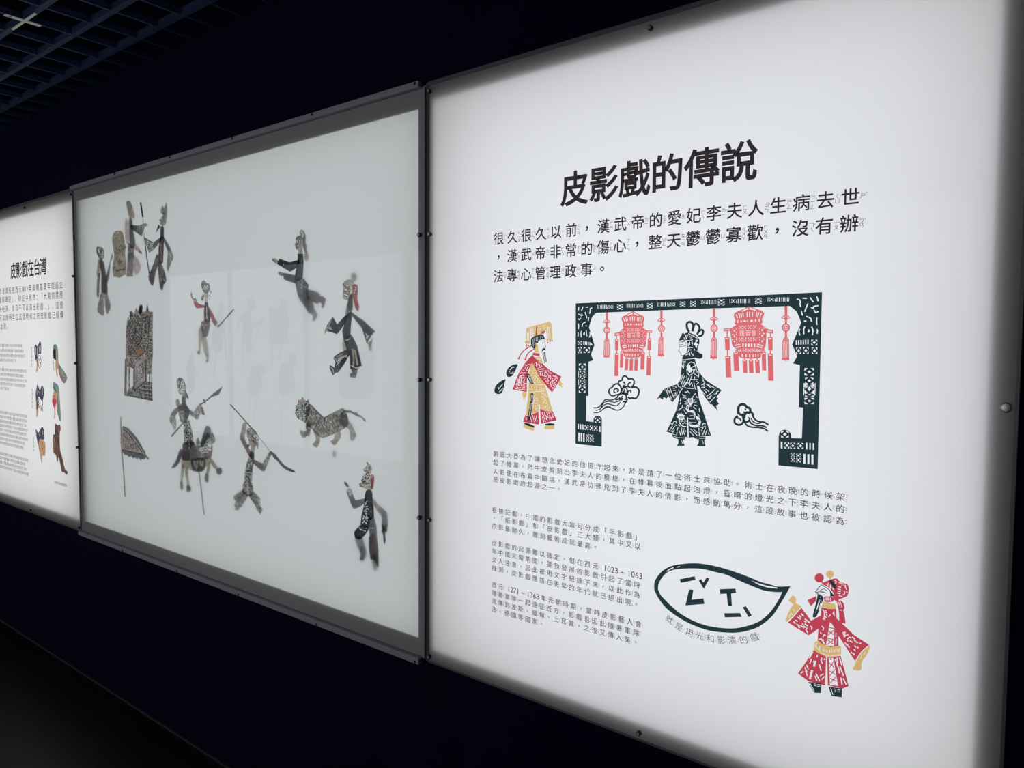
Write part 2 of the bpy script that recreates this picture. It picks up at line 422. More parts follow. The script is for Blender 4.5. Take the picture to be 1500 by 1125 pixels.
# ---------------------------------------------------------------- lettering
ZY = {}
for q in ('很ㄏㄣˇ 久ㄐㄧㄡˇ 以ㄧˇ 前ㄑㄧㄢˊ 漢ㄏㄢˋ 武ㄨˇ 帝ㄉㄧˋ 的˙ㄉㄜ 愛ㄞˋ 妃ㄈㄟ 李ㄌㄧˇ 夫ㄈㄨ 人ㄖㄣˊ 生ㄕㄥ 病ㄅㄧㄥˋ 去ㄑㄩˋ 世ㄕˋ 非ㄈㄟ 常ㄔㄤˊ 傷ㄕㄤ 心ㄒㄧㄣ 整ㄓㄥˇ 天ㄊㄧㄢ 鬱ㄩˋ 寡ㄍㄨㄚˇ 歡ㄏㄨㄢ 沒ㄇㄟˊ 有ㄧㄡˇ 辦ㄅㄢˋ 法ㄈㄚˇ 專ㄓㄨㄢ 管ㄍㄨㄢˇ 理ㄌㄧˇ 政ㄓㄥˋ 事ㄕˋ '
          '朝ㄔㄠˊ 廷ㄊㄧㄥˊ 大ㄉㄚˋ 臣ㄔㄣˊ 為ㄨㄟˋ 了˙ㄌㄜ 讓ㄖㄤˋ 想ㄒㄧㄤˇ 念ㄋㄧㄢˋ 他ㄊㄚ 振ㄓㄣˋ 作ㄗㄨㄛˋ 起ㄑㄧˇ 來ㄌㄞˊ 於ㄩˊ 是ㄕˋ 請ㄑㄧㄥˇ 一ㄧ 位ㄨㄟˋ 術ㄕㄨˋ 士ㄕˋ 協ㄒㄧㄝˊ 助ㄓㄨˋ 在ㄗㄞˋ 夜ㄧㄝˋ 晚ㄨㄢˇ 時ㄕˊ 候ㄏㄡˋ 架ㄐㄧㄚˋ '
          '帷ㄨㄟˊ 幕ㄇㄨˋ 用ㄩㄥˋ 牛ㄋㄧㄡˊ 皮ㄆㄧˊ 剪ㄐㄧㄢˇ 刻ㄎㄜˋ 出ㄔㄨ 模ㄇㄛˊ 樣ㄧㄤˋ 後ㄏㄡˋ 面ㄇㄧㄢˋ 點ㄉㄧㄢˇ 油ㄧㄡˊ 燈ㄉㄥ 昏ㄏㄨㄣ 暗ㄢˋ 光ㄍㄨㄤ 之ㄓ 下ㄒㄧㄚˋ 影ㄧㄥˇ 便ㄅㄧㄢˋ 布ㄅㄨˋ 中ㄓㄨㄥ 顯ㄒㄧㄢˇ 現ㄒㄧㄢˋ 彷ㄈㄤˇ 彿ㄈㄨˊ 見ㄐㄧㄢˋ 到ㄉㄠˋ 倩ㄑㄧㄢˋ '
          '而ㄦˊ 感ㄍㄢˇ 動ㄉㄨㄥˋ 萬ㄨㄢˋ 分ㄈㄣ 這ㄓㄜˋ 段ㄉㄨㄢˋ 故ㄍㄨˋ 也ㄧㄝˇ 被ㄅㄟˋ 認ㄖㄣˋ 戲ㄒㄧˋ 源ㄩㄢˊ 根ㄍㄣ 據ㄐㄩˋ 記ㄐㄧˋ 載ㄗㄞˇ 國ㄍㄨㄛˊ 致ㄓˋ 可ㄎㄜˇ 成ㄔㄥˊ 手ㄕㄡˇ 紙ㄓˇ 和ㄏㄢˋ 三ㄙㄢ 類ㄌㄟˋ 其ㄑㄧˊ 又ㄧㄡˋ 最ㄗㄨㄟˋ 耐ㄋㄞˋ 雕ㄉㄧㄠ 藝ㄧˋ 就ㄐㄧㄡˋ 高ㄍㄠ '
          '難ㄋㄢˊ 確ㄑㄩㄝˋ 定ㄉㄧㄥˋ 但ㄉㄢˋ 西ㄒㄧ 元ㄩㄢˊ 年ㄋㄧㄢˊ 宋ㄙㄨㄥˋ 期ㄑㄧ 間ㄐㄧㄢ 蓬ㄆㄥˊ 勃ㄅㄛˊ 發ㄈㄚ 展ㄓㄢˇ 引ㄧㄣˇ 當ㄉㄤ 文ㄨㄣˊ 注ㄓㄨˋ 意ㄧˋ 因ㄧㄣ 此ㄘˇ 字ㄗˋ 紀ㄐㄧˋ 錄ㄌㄨˋ 推ㄊㄨㄟ 測ㄘㄜˋ 應ㄧㄥ 該ㄍㄞ 更ㄍㄥˋ 早ㄗㄠˇ 代ㄉㄞˋ 已ㄧˇ 經ㄐㄧㄥ '
          '會ㄏㄨㄟˋ 隨ㄙㄨㄟˊ 著˙ㄓㄜ 軍ㄐㄩㄣ 隊ㄉㄨㄟˋ 遠ㄩㄢˇ 征ㄓㄥ 方ㄈㄤ 流ㄌㄧㄡˊ 傳ㄔㄨㄢˊ 波ㄅㄛ 斯ㄙ 緬ㄇㄧㄢˇ 甸ㄉㄧㄢˋ 土ㄊㄨˇ 耳ㄦˇ 入ㄖㄨˋ 英ㄧㄥ 德ㄉㄜˊ 等ㄉㄥˇ 家ㄐㄧㄚ 演ㄧㄢˇ').split():
    ZY[q[0]] = q[1:]
GL = {}
_tc = bpy.data.curves.new('glyph_source', 'FONT'); _tc.fill_mode = 'BOTH'
_to = bpy.data.objects.new('glyph_source', _tc); C.objects.link(_to)
def glyph(ch, off=0.0, res=2):
    k = (ch, off, res)
    if k not in GL:
        _tc.body = ch; _tc.size = 1; _tc.offset = off; _tc.resolution_u = res
        dg = bpy.context.evaluated_depsgraph_get(); dg.update()
        me = _to.evaluated_get(dg).to_mesh()
        GL[k] = ([(v.co.x, v.co.y) for v in me.vertices], [tuple(p.vertices) for p in me.polygons])
        _to.evaluated_get(dg).to_mesh_clear()
    return GL[k]
def bold(ch, r, res=3):                      # the glyph with a rounded stroke of radius r added along its outline
    k = (ch, r, 'bold')
    if k not in GL:
        g, f = glyph(ch, 0.0, res); ed = {}
        for q in f:
            for i in range(len(q)):
                e = (q[i], q[(i + 1) % len(q)])
                if (e[1], e[0]) in ed: del ed[(e[1], e[0])]
                else: ed[e] = 1
        nm = {}
        ar = sum(g[q[i - 1]][0] * g[q[i]][1] - g[q[i]][0] * g[q[i - 1]][1] for q in f for i in range(len(q)))
        sg = 1 if ar > 0 else -1
        for u, v in ed:
            dx, dy = g[v][0] - g[u][0], g[v][1] - g[u][1]; l = math.hypot(dx, dy) or 1
            for w_ in (u, v): nm.setdefault(w_, []).append((sg * dy / l, -sg * dx / l))
        out = []
        for i, p in enumerate(g):
            n = nm.get(i)
            if n:
                sx, sy = sum(a[0] for a in n) / len(n), sum(a[1] for a in n) / len(n); l2 = max(sx * sx + sy * sy, .4)
                p = (p[0] + sx / l2 * r, p[1] + sy / l2 * r)
            out.append(p)
        GL[k] = (out, f)
    return GL[k]
_g = glyph('國')[0]
_gw = max(p[0] for p in _g) - min(p[0] for p in _g); _gh = max(p[1] for p in _g) - min(p[1] for p in _g)
EM = _gh / .94; GCX = (max(p[0] for p in _g) + min(p[0] for p in _g)) / 2; GCY = (max(p[1] for p in _g) + min(p[1] for p in _g)) / 2
print('GLYPH', _gw, _gh, GCX, GCY)
class Text:
    def __init__(s, y=-.0006, off=0.0, res=2, bold=0): s.v, s.f, s.y, s.off, s.res, s.bold = [], [], y, off, res, bold
    def put(s, ch, x, z, em, rot=0.0, wx=1.0, off=None, centre=False):      # em square centred on (x, z)
        g, f = (bold(ch, s.bold, s.res) if s.bold and off is None else glyph(ch, (s.off if off is None else off), s.res))
        if not g: return
        k = em / EM; b = len(s.v); cx, cy = GCX, GCY
        if centre: cx = (max(p[0] for p in g) + min(p[0] for p in g)) / 2
        c, n = math.cos(rot), math.sin(rot)
        for px, py in g:
            u, w_ = (px - cx) * k * wx, (py - cy) * k
            s.v.append((x + u * c - w_ * n, s.y, z + u * n + w_ * c))
        s.f += [[b + i for i in q] for q in f]
    def zy(s, ch, x, z, em, rot=0.0):            # phonetic column at the right of a character
        q = ZY.get(ch)
        if not q: return
        tone = [c for c in q if c in 'ˇˊˋ˙']; body = [c for c in q if c not in 'ˇˊˋ˙']
        e = em * .30; c, n = math.cos(rot), math.sin(rot)
        def pl(u, w_, cc, ee, cen=False):
            s.put(cc, x + u * c - w_ * n, z + u * n + w_ * c, ee, rot, off=-.004, centre=cen)
        for i, b in enumerate(body): pl(em * .67, ((len(body) - 1) / 2 - i) * e * .98, b, e)
        if tone: pl(em * (.86 if tone[0] != '˙' else .67), em * (.05 if tone[0] != '˙' else .3 + .04 * len(body)), tone[0], e * 1.3, True)
    def row(s, txt, x0, z0, x1, z1, n, em, zy=True):   # n cells; cell 0 centred at (x0,z0), cell n-1 at (x1,z1)
        i = 0.0
        for ch in txt:
            if ch == ' ': i += .3; continue
            x = x0 + (x1 - x0) * i / (n - 1); z = z0 + (z1 - z0) * i / (n - 1)
            if ch in '0123456789~': s.put(ch, x - em * .1, z + em * .04, em * 1.22, centre=True); i += .45; continue
            s.put(ch, x + (em * .28 if ch in '，。、' else 0), z + (em * .3 if ch in '，。、' else 0), em)
            if zy: s.zy(ch, x, z, em)
            i += 1
        return s
    def build(s, name, parent, mat):
        me = bpy.data.meshes.new(name); me.from_pydata(s.v, [], s.f); me.update()
        return link(name, me, parent, [mat])

T = Text(bold=.022, res=4)
for i, ch in enumerate('皮影戲的傳說'): T.put(ch, -.9150 + .0752 * i, 1.8700 + .0009 * i, .0745, wx=.94)
T.build('title_lettering', RB, INK['text'])
for txt, x0, z0, x1, z1, n in (('很久很久以前，漢武帝的愛妃李夫人生病去世', -1.1323, 1.7774, -.3354, 1.7842, 20), ('，漢武帝非常的傷心，整天鬱鬱寡歡，沒有辦', -1.1325, 1.7328, -.3363, 1.7379, 20), ('法專心管理政事。', -1.1325, 1.6868, -.3363, 1.690, 20)):
    Text(bold=.013, res=3).row(txt, x0, z0, x1, z1, n, .0300).build('intro_line', RB, INK['text'])
body = [('朝廷大臣為了讓想念愛妃的他振作起來，於是請了一位術士來協助。術士在夜晚的時候架', 1.2511), ('起了帷幕，用牛皮剪刻出李夫人的模樣，在帷幕後面點起油燈，昏暗的燈光之下李夫人的', 1.2294),
        ('人影便在布幕中顯現，漢武帝彷彿見到了李夫人的倩影，而感動萬分，這段故事也被認為', 1.2074), ('是皮影戲的起源之一。', 1.1875)]
for txt, z in body: Text(bold=.007).row(txt, -1.138, z, -.3365, z - .0003, 39, .0145).build('body_line', RB, INK['small'])
for txt, z in (('根據記載，中國的影戲大致可分成「手影戲」', 1.1105), ('、「紙影戲」和「皮影戲」三大類，其中又以', 1.0910), ('皮影最耐久，雕刻藝術成就最高。', 1.0700),
               ('皮影戲的起源難以確定，但在西元 1023 ~ 1063', 1.0272), ('年中國宋朝期間，蓬勃發展的影戲引起了當時', 1.0064), ('文人注意，因此被用文字紀錄下來，以此作為', .9850), ('推測，皮影戲應該在更早的年代就已經出現。', .9638),
               ('西元 1271 ~ 1368 年元朝時期，當時皮影藝人會', .9214), ('隨著軍隊一起遠征西方，影戲也因此隨著軍隊', .9006), ('流傳到波斯、緬甸、土耳其，之後又傳入英、', .8800), ('法、德國等國家。', .8592)):
    Text(bold=.007).row(txt, -1.1412, z, -.7433, z - .0018, 20, .0145).build('body_line', RB, INK['small'])
T = Text(off=-.004)
cp = [('就', 170, 448), ('是', 228, 492), ('用', 292, 528), ('光', 355, 548), ('和', 420, 565), ('影', 487, 573), ('演', 552, 575), ('的', 622, 572), ('戲', 688, 555)]
pw = [at(940 + x / 4.167, 800 + y / 4.167) for _, x, y in cp]
for i, (ch, _, _) in enumerate(cp):
    a, b = pw[max(0, i - 1)], pw[min(len(pw) - 1, i + 1)]
    r = math.atan2(b[1] - a[1], b[0] - a[0]); T.put(ch, pw[i][0], pw[i][1], .0165, r); T.zy(ch, pw[i][0], pw[i][1], .0165, r)
T.build('caption_lettering', RB, INK['small'])

# left light box
T = Text(bold=.014, res=3)
for i, ch in enumerate('皮影戲在台灣'): T.put(ch, -4.2874 + .0762 * i, 1.8765, .080, wx=.94)
T.build('title_lettering', LB, INK['text'])
PX = .0456
for txt, z in (('臺南市普濟殿在西元1819年清朝嘉慶年間設立', 1.7815), ('「重興碑記」，碑記中敘述：「大殿前禁應', 1.7360), ('保持乾淨，並且不可以演出影戲…」，這個', 1.6895), ('也可以說明早在這個時候之前皮影戲已經傳', 1.6445)):
    T = Text(); x = -3.7090
    for ch in reversed(txt):
        if ch in '1589': T.put(ch, x + .008, z, .034, centre=True); x -= .021; continue
        T.put(ch, x, z, .034); x -= PX
        if x < -4.8: break
    T.build('intro_line', LB, INK['text'])
T = Text()
for i, ch in enumerate('台灣。'): T.put(ch, -4.4289 - PX + PX * i + .002, 1.600, .034)
T.build('intro_line', LB, INK['text'])
SRC = '皮影戲是以獸皮剪刻人物在燈光下演出的戲劇當時南部農村廟會常見藝人操作影偶唱唸故事深受民眾喜愛流傳至今成為珍貴的傳統藝術'
def tiny(px0, py0, px1, py1, lines, pitch_px, em, ends):
    (xa, za), (xb, zb) = at(px0, py0), at(px1, py1)
    for k in range(lines):
        T = Text(res=1); z = za + (at(px0, py0 + pitch_px)[1] - za) * k
        x = xa; i = k * 7
        while x < xb - (xb - xa) * ends[k]:
            T.put(SRC[i % len(SRC)], x, z, em); x += em * 1.18; i += 1
        T.build('small_line', LB, INK['small'])
tiny(-75, 505, 37, 511, 4, 6.3, .017, [.04, .02, 0, .1]); tiny(-75, 536, 38, 542, 5, 6.0, .017, [0, .02, 0, .01, .2])
tiny(-75, 591, 39.5, 598, 8, 5.6, .017, [0, 0, .02, 0, .01, 0, .03, .04]); tiny(-75, 644, 40.5, 655, 5, 5.6, .017, [0, .02, .01, 0, .35])
for (x, y, n) in ((46.5, 511, 5), (47.5, 572, 5), (49.3, 642, 4)):
    T = Text(res=1)
    for k in range(n):
        px, pz = at(x, y + k * 5.8); T.put('生旦淨末丑'[k], px, pz, .017)
    T.build('figure_caption', LB, INK['small'])
T = Text(res=1)
for k, ch in enumerate('影偶照片由本館典藏提供'):
    px, pz = at(80.5 + 1.7 * k, 706.2 + .52 * k)
    T.put(ch, px, pz, .014)
T.build('figure_caption', LB, INK['grey'])
bpy.data.objects.remove(_to)

# ---------------------------------------------------------------- figures printed on the right-hand sheet
PY = -.0007
def printed(a, name, label=None):
    o = a.build(name, RB, PY)
    if label: o['label'] = label
    return o
# two teardrops
a = Art(720, 460, 6.25)
a.p('dark', a.smc('240 462 205 462 160 488 135 530 140 566 160 576 185 568 212 530 230 490')); a.p('dark', a.smc('127 598 85 615 40 655 26 700 38 726 70 733 98 716 112 670 120 630'))
a.many('', 7, '168 512 190 488 208 486;168 540 188 545 200 522;158 522 166 530;62 690 80 668 102 640;72 712 96 690 104 676;58 676 64 668')
printed(a, 'printed_teardrops', 'two dark teardrop marks')
# the emperor
a = Art(720, 460, 6.25)
a.p('gold', '318 130 350 118 420 100 535 68 546 88 548 110 520 118 500 104 440 122 400 130 350 142 338 160 318 165')
a.many('gold', 9, '322 150 318 250;336 150 333 256;350 145 346 258;372 140 368 205;500 100 508 165 512 232;518 95 528 232;534 90 545 228;544 84 552 224')
a.c('gold', 320, 256, 15, 13).c('gold', 345, 260, 12, 12).c('gold', 514, 234, 9, 12).c('gold', 538, 232, 14, 9)
a.p('gold', '384 122 500 84 508 150 478 160 470 186 405 206 380 206'); a.bars('', 395, 150, 395, 150, 44, 1, 5)
a.many('', 4, '392 140 404 138;392 152 404 150;420 136 450 128;420 148 452 140;420 162 448 154;424 176 444 170;468 130 492 100;476 138 498 118;460 112 480 98;430 118 446 112;344 134 380 122;490 140 496 200')
a.s_('red', 9, '414 110 410 150 408 200').c('red', 472, 168, 15, 12).c('red', 488, 160, 6, 6).s_('red', 6, '476 184 470 212')
a.c('red', 318, 290, 5, 11).c('dark', 337, 288, 6, 8).c('red', 515, 262, 6, 8).c('dark', 535, 248, 6, 12).c('red', 553, 244, 6, 9).s_('red', 5, '325 272 322 292')
a.p('gold', '392 262 412 262 424 290 428 340 440 352 392 350 396 320')
a.p('dark', a.smc('368 218 405 200 455 186 476 198 487 226 460 232 434 240 428 262 416 268 402 262 404 300 388 318 366 294 360 250'))
a.many('', 2.5, '380 225 376 290;390 218 384 300;400 214 396 250;412 210 408 252;424 206 420 250;436 202 432 236;448 200 450 226;462 204 470 224')
a.p('', a.smc('434 244 480 256 488 266 490 290 496 306 486 318 470 330 460 348 436 346 426 322 424 280'))
a.many('dark', 3, '486 228 488 262 494 290 500 304 488 312;440 238 462 246 486 252;458 262 468 262 480 266;448 350 462 346'); a.c('dark', 470, 267, 5, 4)
a.p('dark', '460 330 468 316 484 310 496 322 494 336 482 328 468 342 462 340'); a.many('dark', 5, '474 346 476 390 484 430 488 452;482 345 488 400 498 440;488 348 496 400 506 438;470 350 472 380 478 410')
a.curve('red', 10, '366 290 312 322 272 362 246 412').curve('red', 10, '394 318 346 348 322 380 308 424').p('red', '238 402 258 404 256 416 240 412').p('red', '298 412 322 414 318 426 300 424')
a.p('gold', '286 712 322 714 320 740 312 760 306 792 302 756 294 790 288 760 282 740').p('gold', '616 606 632 608 640 628 662 652 640 644 652 676 628 658 612 650')
a.p('gold', '372 440 400 398 434 386 458 408 476 470 474 560 488 650 560 890 500 894 448 868 440 830 428 896 306 932 320 880 338 720 345 560 350 490')
a.p('red', '306 932 360 924 430 894 434 1012 288 988').p('red', '444 866 500 892 560 890 596 972 520 990 452 1006')
a.p('', '434 826 442 826 452 1008 434 1010 430 900')
a.p('red', '376 374 350 396 300 460 250 540 222 606 195 692 322 714 324 620 326 560 344 500 366 452 398 404').p('red', '382 352 440 362 438 386 374 376')
a.p('red', '374 378 402 404 440 436 470 458 540 520 640 572 604 640 555 718 520 680 476 622 436 570 404 500 372 446 380 420')
a.p('gold', '372 446 404 500 436 570 444 600 380 600 350 560 352 500')
a.squig('', '360 470 395 510 432 575 470 640 380 640 350 560', 21, 22, 5, 5)
a.squig('', '345 725 430 722 434 822 424 884 330 905', 21, 22, 5, 8).squig('', '446 722 495 722 548 880 500 884 452 858', 21, 22, 5, 9)
a.many('', 5, '392 646 480 648;350 716 400 712 488 704;430 436 462 452;420 400 450 420;408 408 424 424')
a.squig('', '350 655 484 655 490 700 346 708', 21, 24, 5, 12, ang=80)
a.squig('', '340 410 364 450 330 545 320 700 205 688 255 545', 23, 26, 6, 3); a.many('', 5, '216 684 312 696;240 590 232 640;256 570 250 650;272 560 268 650')
a.squig('', '392 425 440 448 530 522 630 578 556 700 480 610 436 560 404 490', 22, 24, 6, 7)
a.many('', 5, '396 448 392 466;412 446 410 466;426 452 424 470;440 456 440 474;604 578 566 570;590 640 560 690')
a.squig('', '310 940 428 904 428 1000 296 982', 22, 24, 6, 4, ang=100).squig('', '452 880 500 900 556 898 588 966 458 998', 22, 26, 6, 6, ang=70)
a.p('dark', '322 546 344 546 366 588 386 640 366 642 340 608 322 572').many('', 4, '332 556 352 604;344 560 366 606;356 606 372 632')
a.p('dark', '360 726 384 726 374 840 354 972 332 974 338 900 352 800').many('', 3, '366 740 358 800;376 740 370 800;356 815 348 870;366 815 358 880;350 884 344 940;356 890 350 930')
a.p('dark', '302 994 340 1000 392 1026 392 1040 340 1030 302 1012').p('gold', '302 1010 340 1026 390 1040 386 1070 340 1058 294 1036')
a.p('dark', '488 1006 540 998 576 1004 574 1020 488 1020').p('gold', '486 1022 574 1018 572 1056 486 1054')
printed(a, 'printed_emperor', 'printed emperor in gold and red robes with beaded hat')
# stage frame
a = Art()
a.p('dark', '843.3 444.4 1030 436.4 1204.2 428 1197.8 687 1140.2 681.8 1140.6 640 1141.6 634.5 1145 630.6 1149.4 629.4 1155 631 1158.5 635.4 1159 641.6 1174.6 642.2 1176.2 597 1170.2 596.4 1171.6 534.7 1161.7 532.4 1167.7 522 1160.4 504.3 1173.7 472.7 1167.3 456.7 1157.3 448.3 1030 452.2 873.3 458.3 867.2 464.4 862.8 479.2 870.8 505.2 865.6 519.4 869.2 527.8 862.2 530 862 580 858.7 580 858.9 616.7 869.2 618.3 869.6 613 872 610 875.6 609.1 879.6 610.4 881.7 613.9 881.4 654.4 843 650.2')
def beam(x0, x1, y, h, flip):                 # one run of cut bars and a lattice tile
    w_ = x1 - x0; q = lambda t: x1 - t * w_ if flip else x0 + t * w_
    for t, ww in ((.02, .02), (.09, .03), (.2, .03), (.27, .03), (.34, .03), (.44, .06), (.56, .03), (.96, .02)):
        a.bars('', q(t), y - h / 2, q(t), y, h, 1, ww * w_)
    a.p('', [(q(.6), y + h / 2), (q(.65), y + h / 2), (q(.65), y - h / 2)])
    a.tile('', min(q(.68), q(.92)), y - h / 2, .24 * w_, h)
a.origin(835, 425, 7.5)
for x0, x1, y in ((300, 478, 184), (620, 808, 171), (960, 1160, 157)): beam(x0, x1, y, 42, False)
for x, y in ((510, 153), (840, 140), (1200, 122), (1315, 117)): a.tile('', x, y, 74, 34).tile('', x, y + 30, 74, 34)
a.origin(1025, 420, 7.5)
for x0, x1, y in ((10, 182, 171), (322, 552, 158), (740, 985, 140)): beam(x0, x1, y, 46, True)
for x, y in ((192, 135), (600, 117)): a.tile('', x, y, 88, 38).tile('', x, y + 36, 88, 38)
a.origin(835, 435, 9)
a.many('', 12, '115 130 110 175;172 128 150 182;208 136 242 132;292 142 266 152 266 178 258 222;108 226 130 232 150 250 168 236;150 230 160 222;104 288 124 300 142 278;196 200 212 240 222 280;246 268 240 316;110 352 114 388 110 424;206 330 182 342 164 358 160 392;204 380 220 380;108 470 106 518;152 448 142 480 150 530;184 474 180 500;214 438 216 480 222 518;262 462 266 490 256 532;188 464 190 500')
a.tile('', 95, 575, 66, 66).tile('', 95, 650, 66, 100).tile('', 170, 655, 100, 90); a.bars('', 180, 582, 262, 596, 44, 5, 10); a.p('', '272 598 296 632 272 632')
def post(x0, x1, y0, y1, n):
    h = (y1 - y0) / n
    for i in range(n): a.tile('', x0, y0 + i * h, x1 - x0, h, d=.16)
    for i in range(n - 1):
        y = y0 + (i + 1) * h; xm = (x0 + x1) / 2; w_ = x1 - x0
        a.p('', [(xm - .3 * w_, y - .05 * h), (xm - .06 * w_, y), (xm - .3 * w_, y + .05 * h)]).p('', [(xm + .3 * w_, y - .05 * h), (xm + .06 * w_, y), (xm + .3 * w_, y + .05 * h)])
post(106, 216, 868, 975, 1); post(118, 204, 975, 1175, 3); post(106, 214, 1170, 1275, 1)
a.many('', 7, '112 985 112 1060;210 985 210 1060;112 1085 112 1160;210 1085 210 1160')
a.origin(835, 540, 9)
a.tile('', 322, 640, 84, 80, d=.2); a.bars('', 110, 728, 170, 736, 70, 3, 13); a.tile('', 188, 738, 62, 74, 4).tile('', 256, 744, 54, 74, 4).tile('', 312, 748, 54, 74, 4); a.bars('', 392, 760, 392, 760, 76, 1, 16)
a.bars('', 118, 846, 182, 854, 110, 3, 18); a.tile('', 208, 862, 50, 52).tile('', 208, 912, 50, 52).tile('', 258, 866, 52, 50).tile('', 258, 914, 58, 54)
a.origin(1030, 420, 7.5)
a.many('', 13, '1030 135 1062 146 1070 170 1062 190 1074 222;1092 126 1138 128;1176 116 1192 145 1212 170;1248 106 1258 135 1262 160;1184 226 1206 238 1218 214 1264 208;1216 254 1236 286 1268 272;1152 184 1132 230 1116 276;1078 266 1084 290 1094 316;1132 326 1160 336 1184 350 1190 384;1108 378 1134 376;1250 340 1246 380 1250 420;1062 462 1052 490 1062 534;1118 434 1104 470 1106 522;1160 470 1164 494 1150 500;1192 438 1208 480 1200 532;1252 466 1256 492 1250 516')
a.bars('', 1024, 588, 1152, 582, 50, 6, 13); a.tile('', 1180, 575, 82, 76).tile('', 1016, 656, 66, 92).tile('', 1090, 656, 76, 92).tile('', 1186, 656, 76, 92)
post(1100, 1232, 885, 985, 1); post(1110, 1222, 985, 1180, 2)
a.origin(1060, 560, 8.333)
post(972, 1122, 0, 150, 1); post(980, 1115, 120, 180, 1); post(972, 1122, 180, 275, 1); a.many('', 9, '982 10 978 160;1118 10 1114 160')
a.tile('', 690, 590, 116, 92, d=.2); a.bars('', 708, 726, 708, 726, 82, 1, 20); a.tile('', 738, 728, 70, 88).tile('', 806, 730, 76, 88).tile('', 896, 732, 86, 88); a.bars('', 1014, 738, 1096, 744, 80, 3, 16)
a.tile('', 812, 858, 64, 60).tile('', 812, 916, 64, 60).tile('', 880, 866, 66, 56).tile('', 880, 922, 66, 60); a.bars('', 986, 874, 1084, 882, 122, 3, 24)
printed(a, 'printed_stage_frame', 'dark green openwork stage frame print')
# hanging knots
def knot(ox, oy, sc, name='printed_knot'):
    a = Art(ox, oy, sc)
    a.p('pink', '-16 0 16 0 14 95 -14 95').p('pink', a.smc('-52 132 -38 112 -18 98 0 92 20 100 38 112 50 132 30 138 0 150 -30 140')).p('', a.smc('-40 128 -26 114 -12 118 -20 130')).p('', a.smc('40 128 26 114 12 118 20 130')).c('', 0, 112, 6)
    a.p('pink', '-12 140 12 140 12 350 -12 350').c('pink', 0, 234, 45, 48).c('', 0, 234, 29, 32).c('pink', 0, 234, 22, 26).p('', '0 216 12 234 0 252 -12 234')
    a.p('pink', '-10 335 12 335 34 365 36 590 28 600 22 585 16 604 8 588 -2 610 -8 590 -18 602 -26 588 -36 598 -46 592 -38 380 -28 355')
    a.many('', 4, '-4 350 -20 370 -30 420;4 350 20 370 26 400;-26 400 -34 570;-14 385 -18 565;-2 380 -4 570;10 385 10 560;22 400 24 570')
    return printed(a, name)
k = knot(889.0, 457.6, 9); k['label'] = 'coral hanging knot with tassel'
knot(968.9, 455.0, 8.9); knot(1046.0, 452, 8.1); knot(1151.3, 448.6, 7.5)
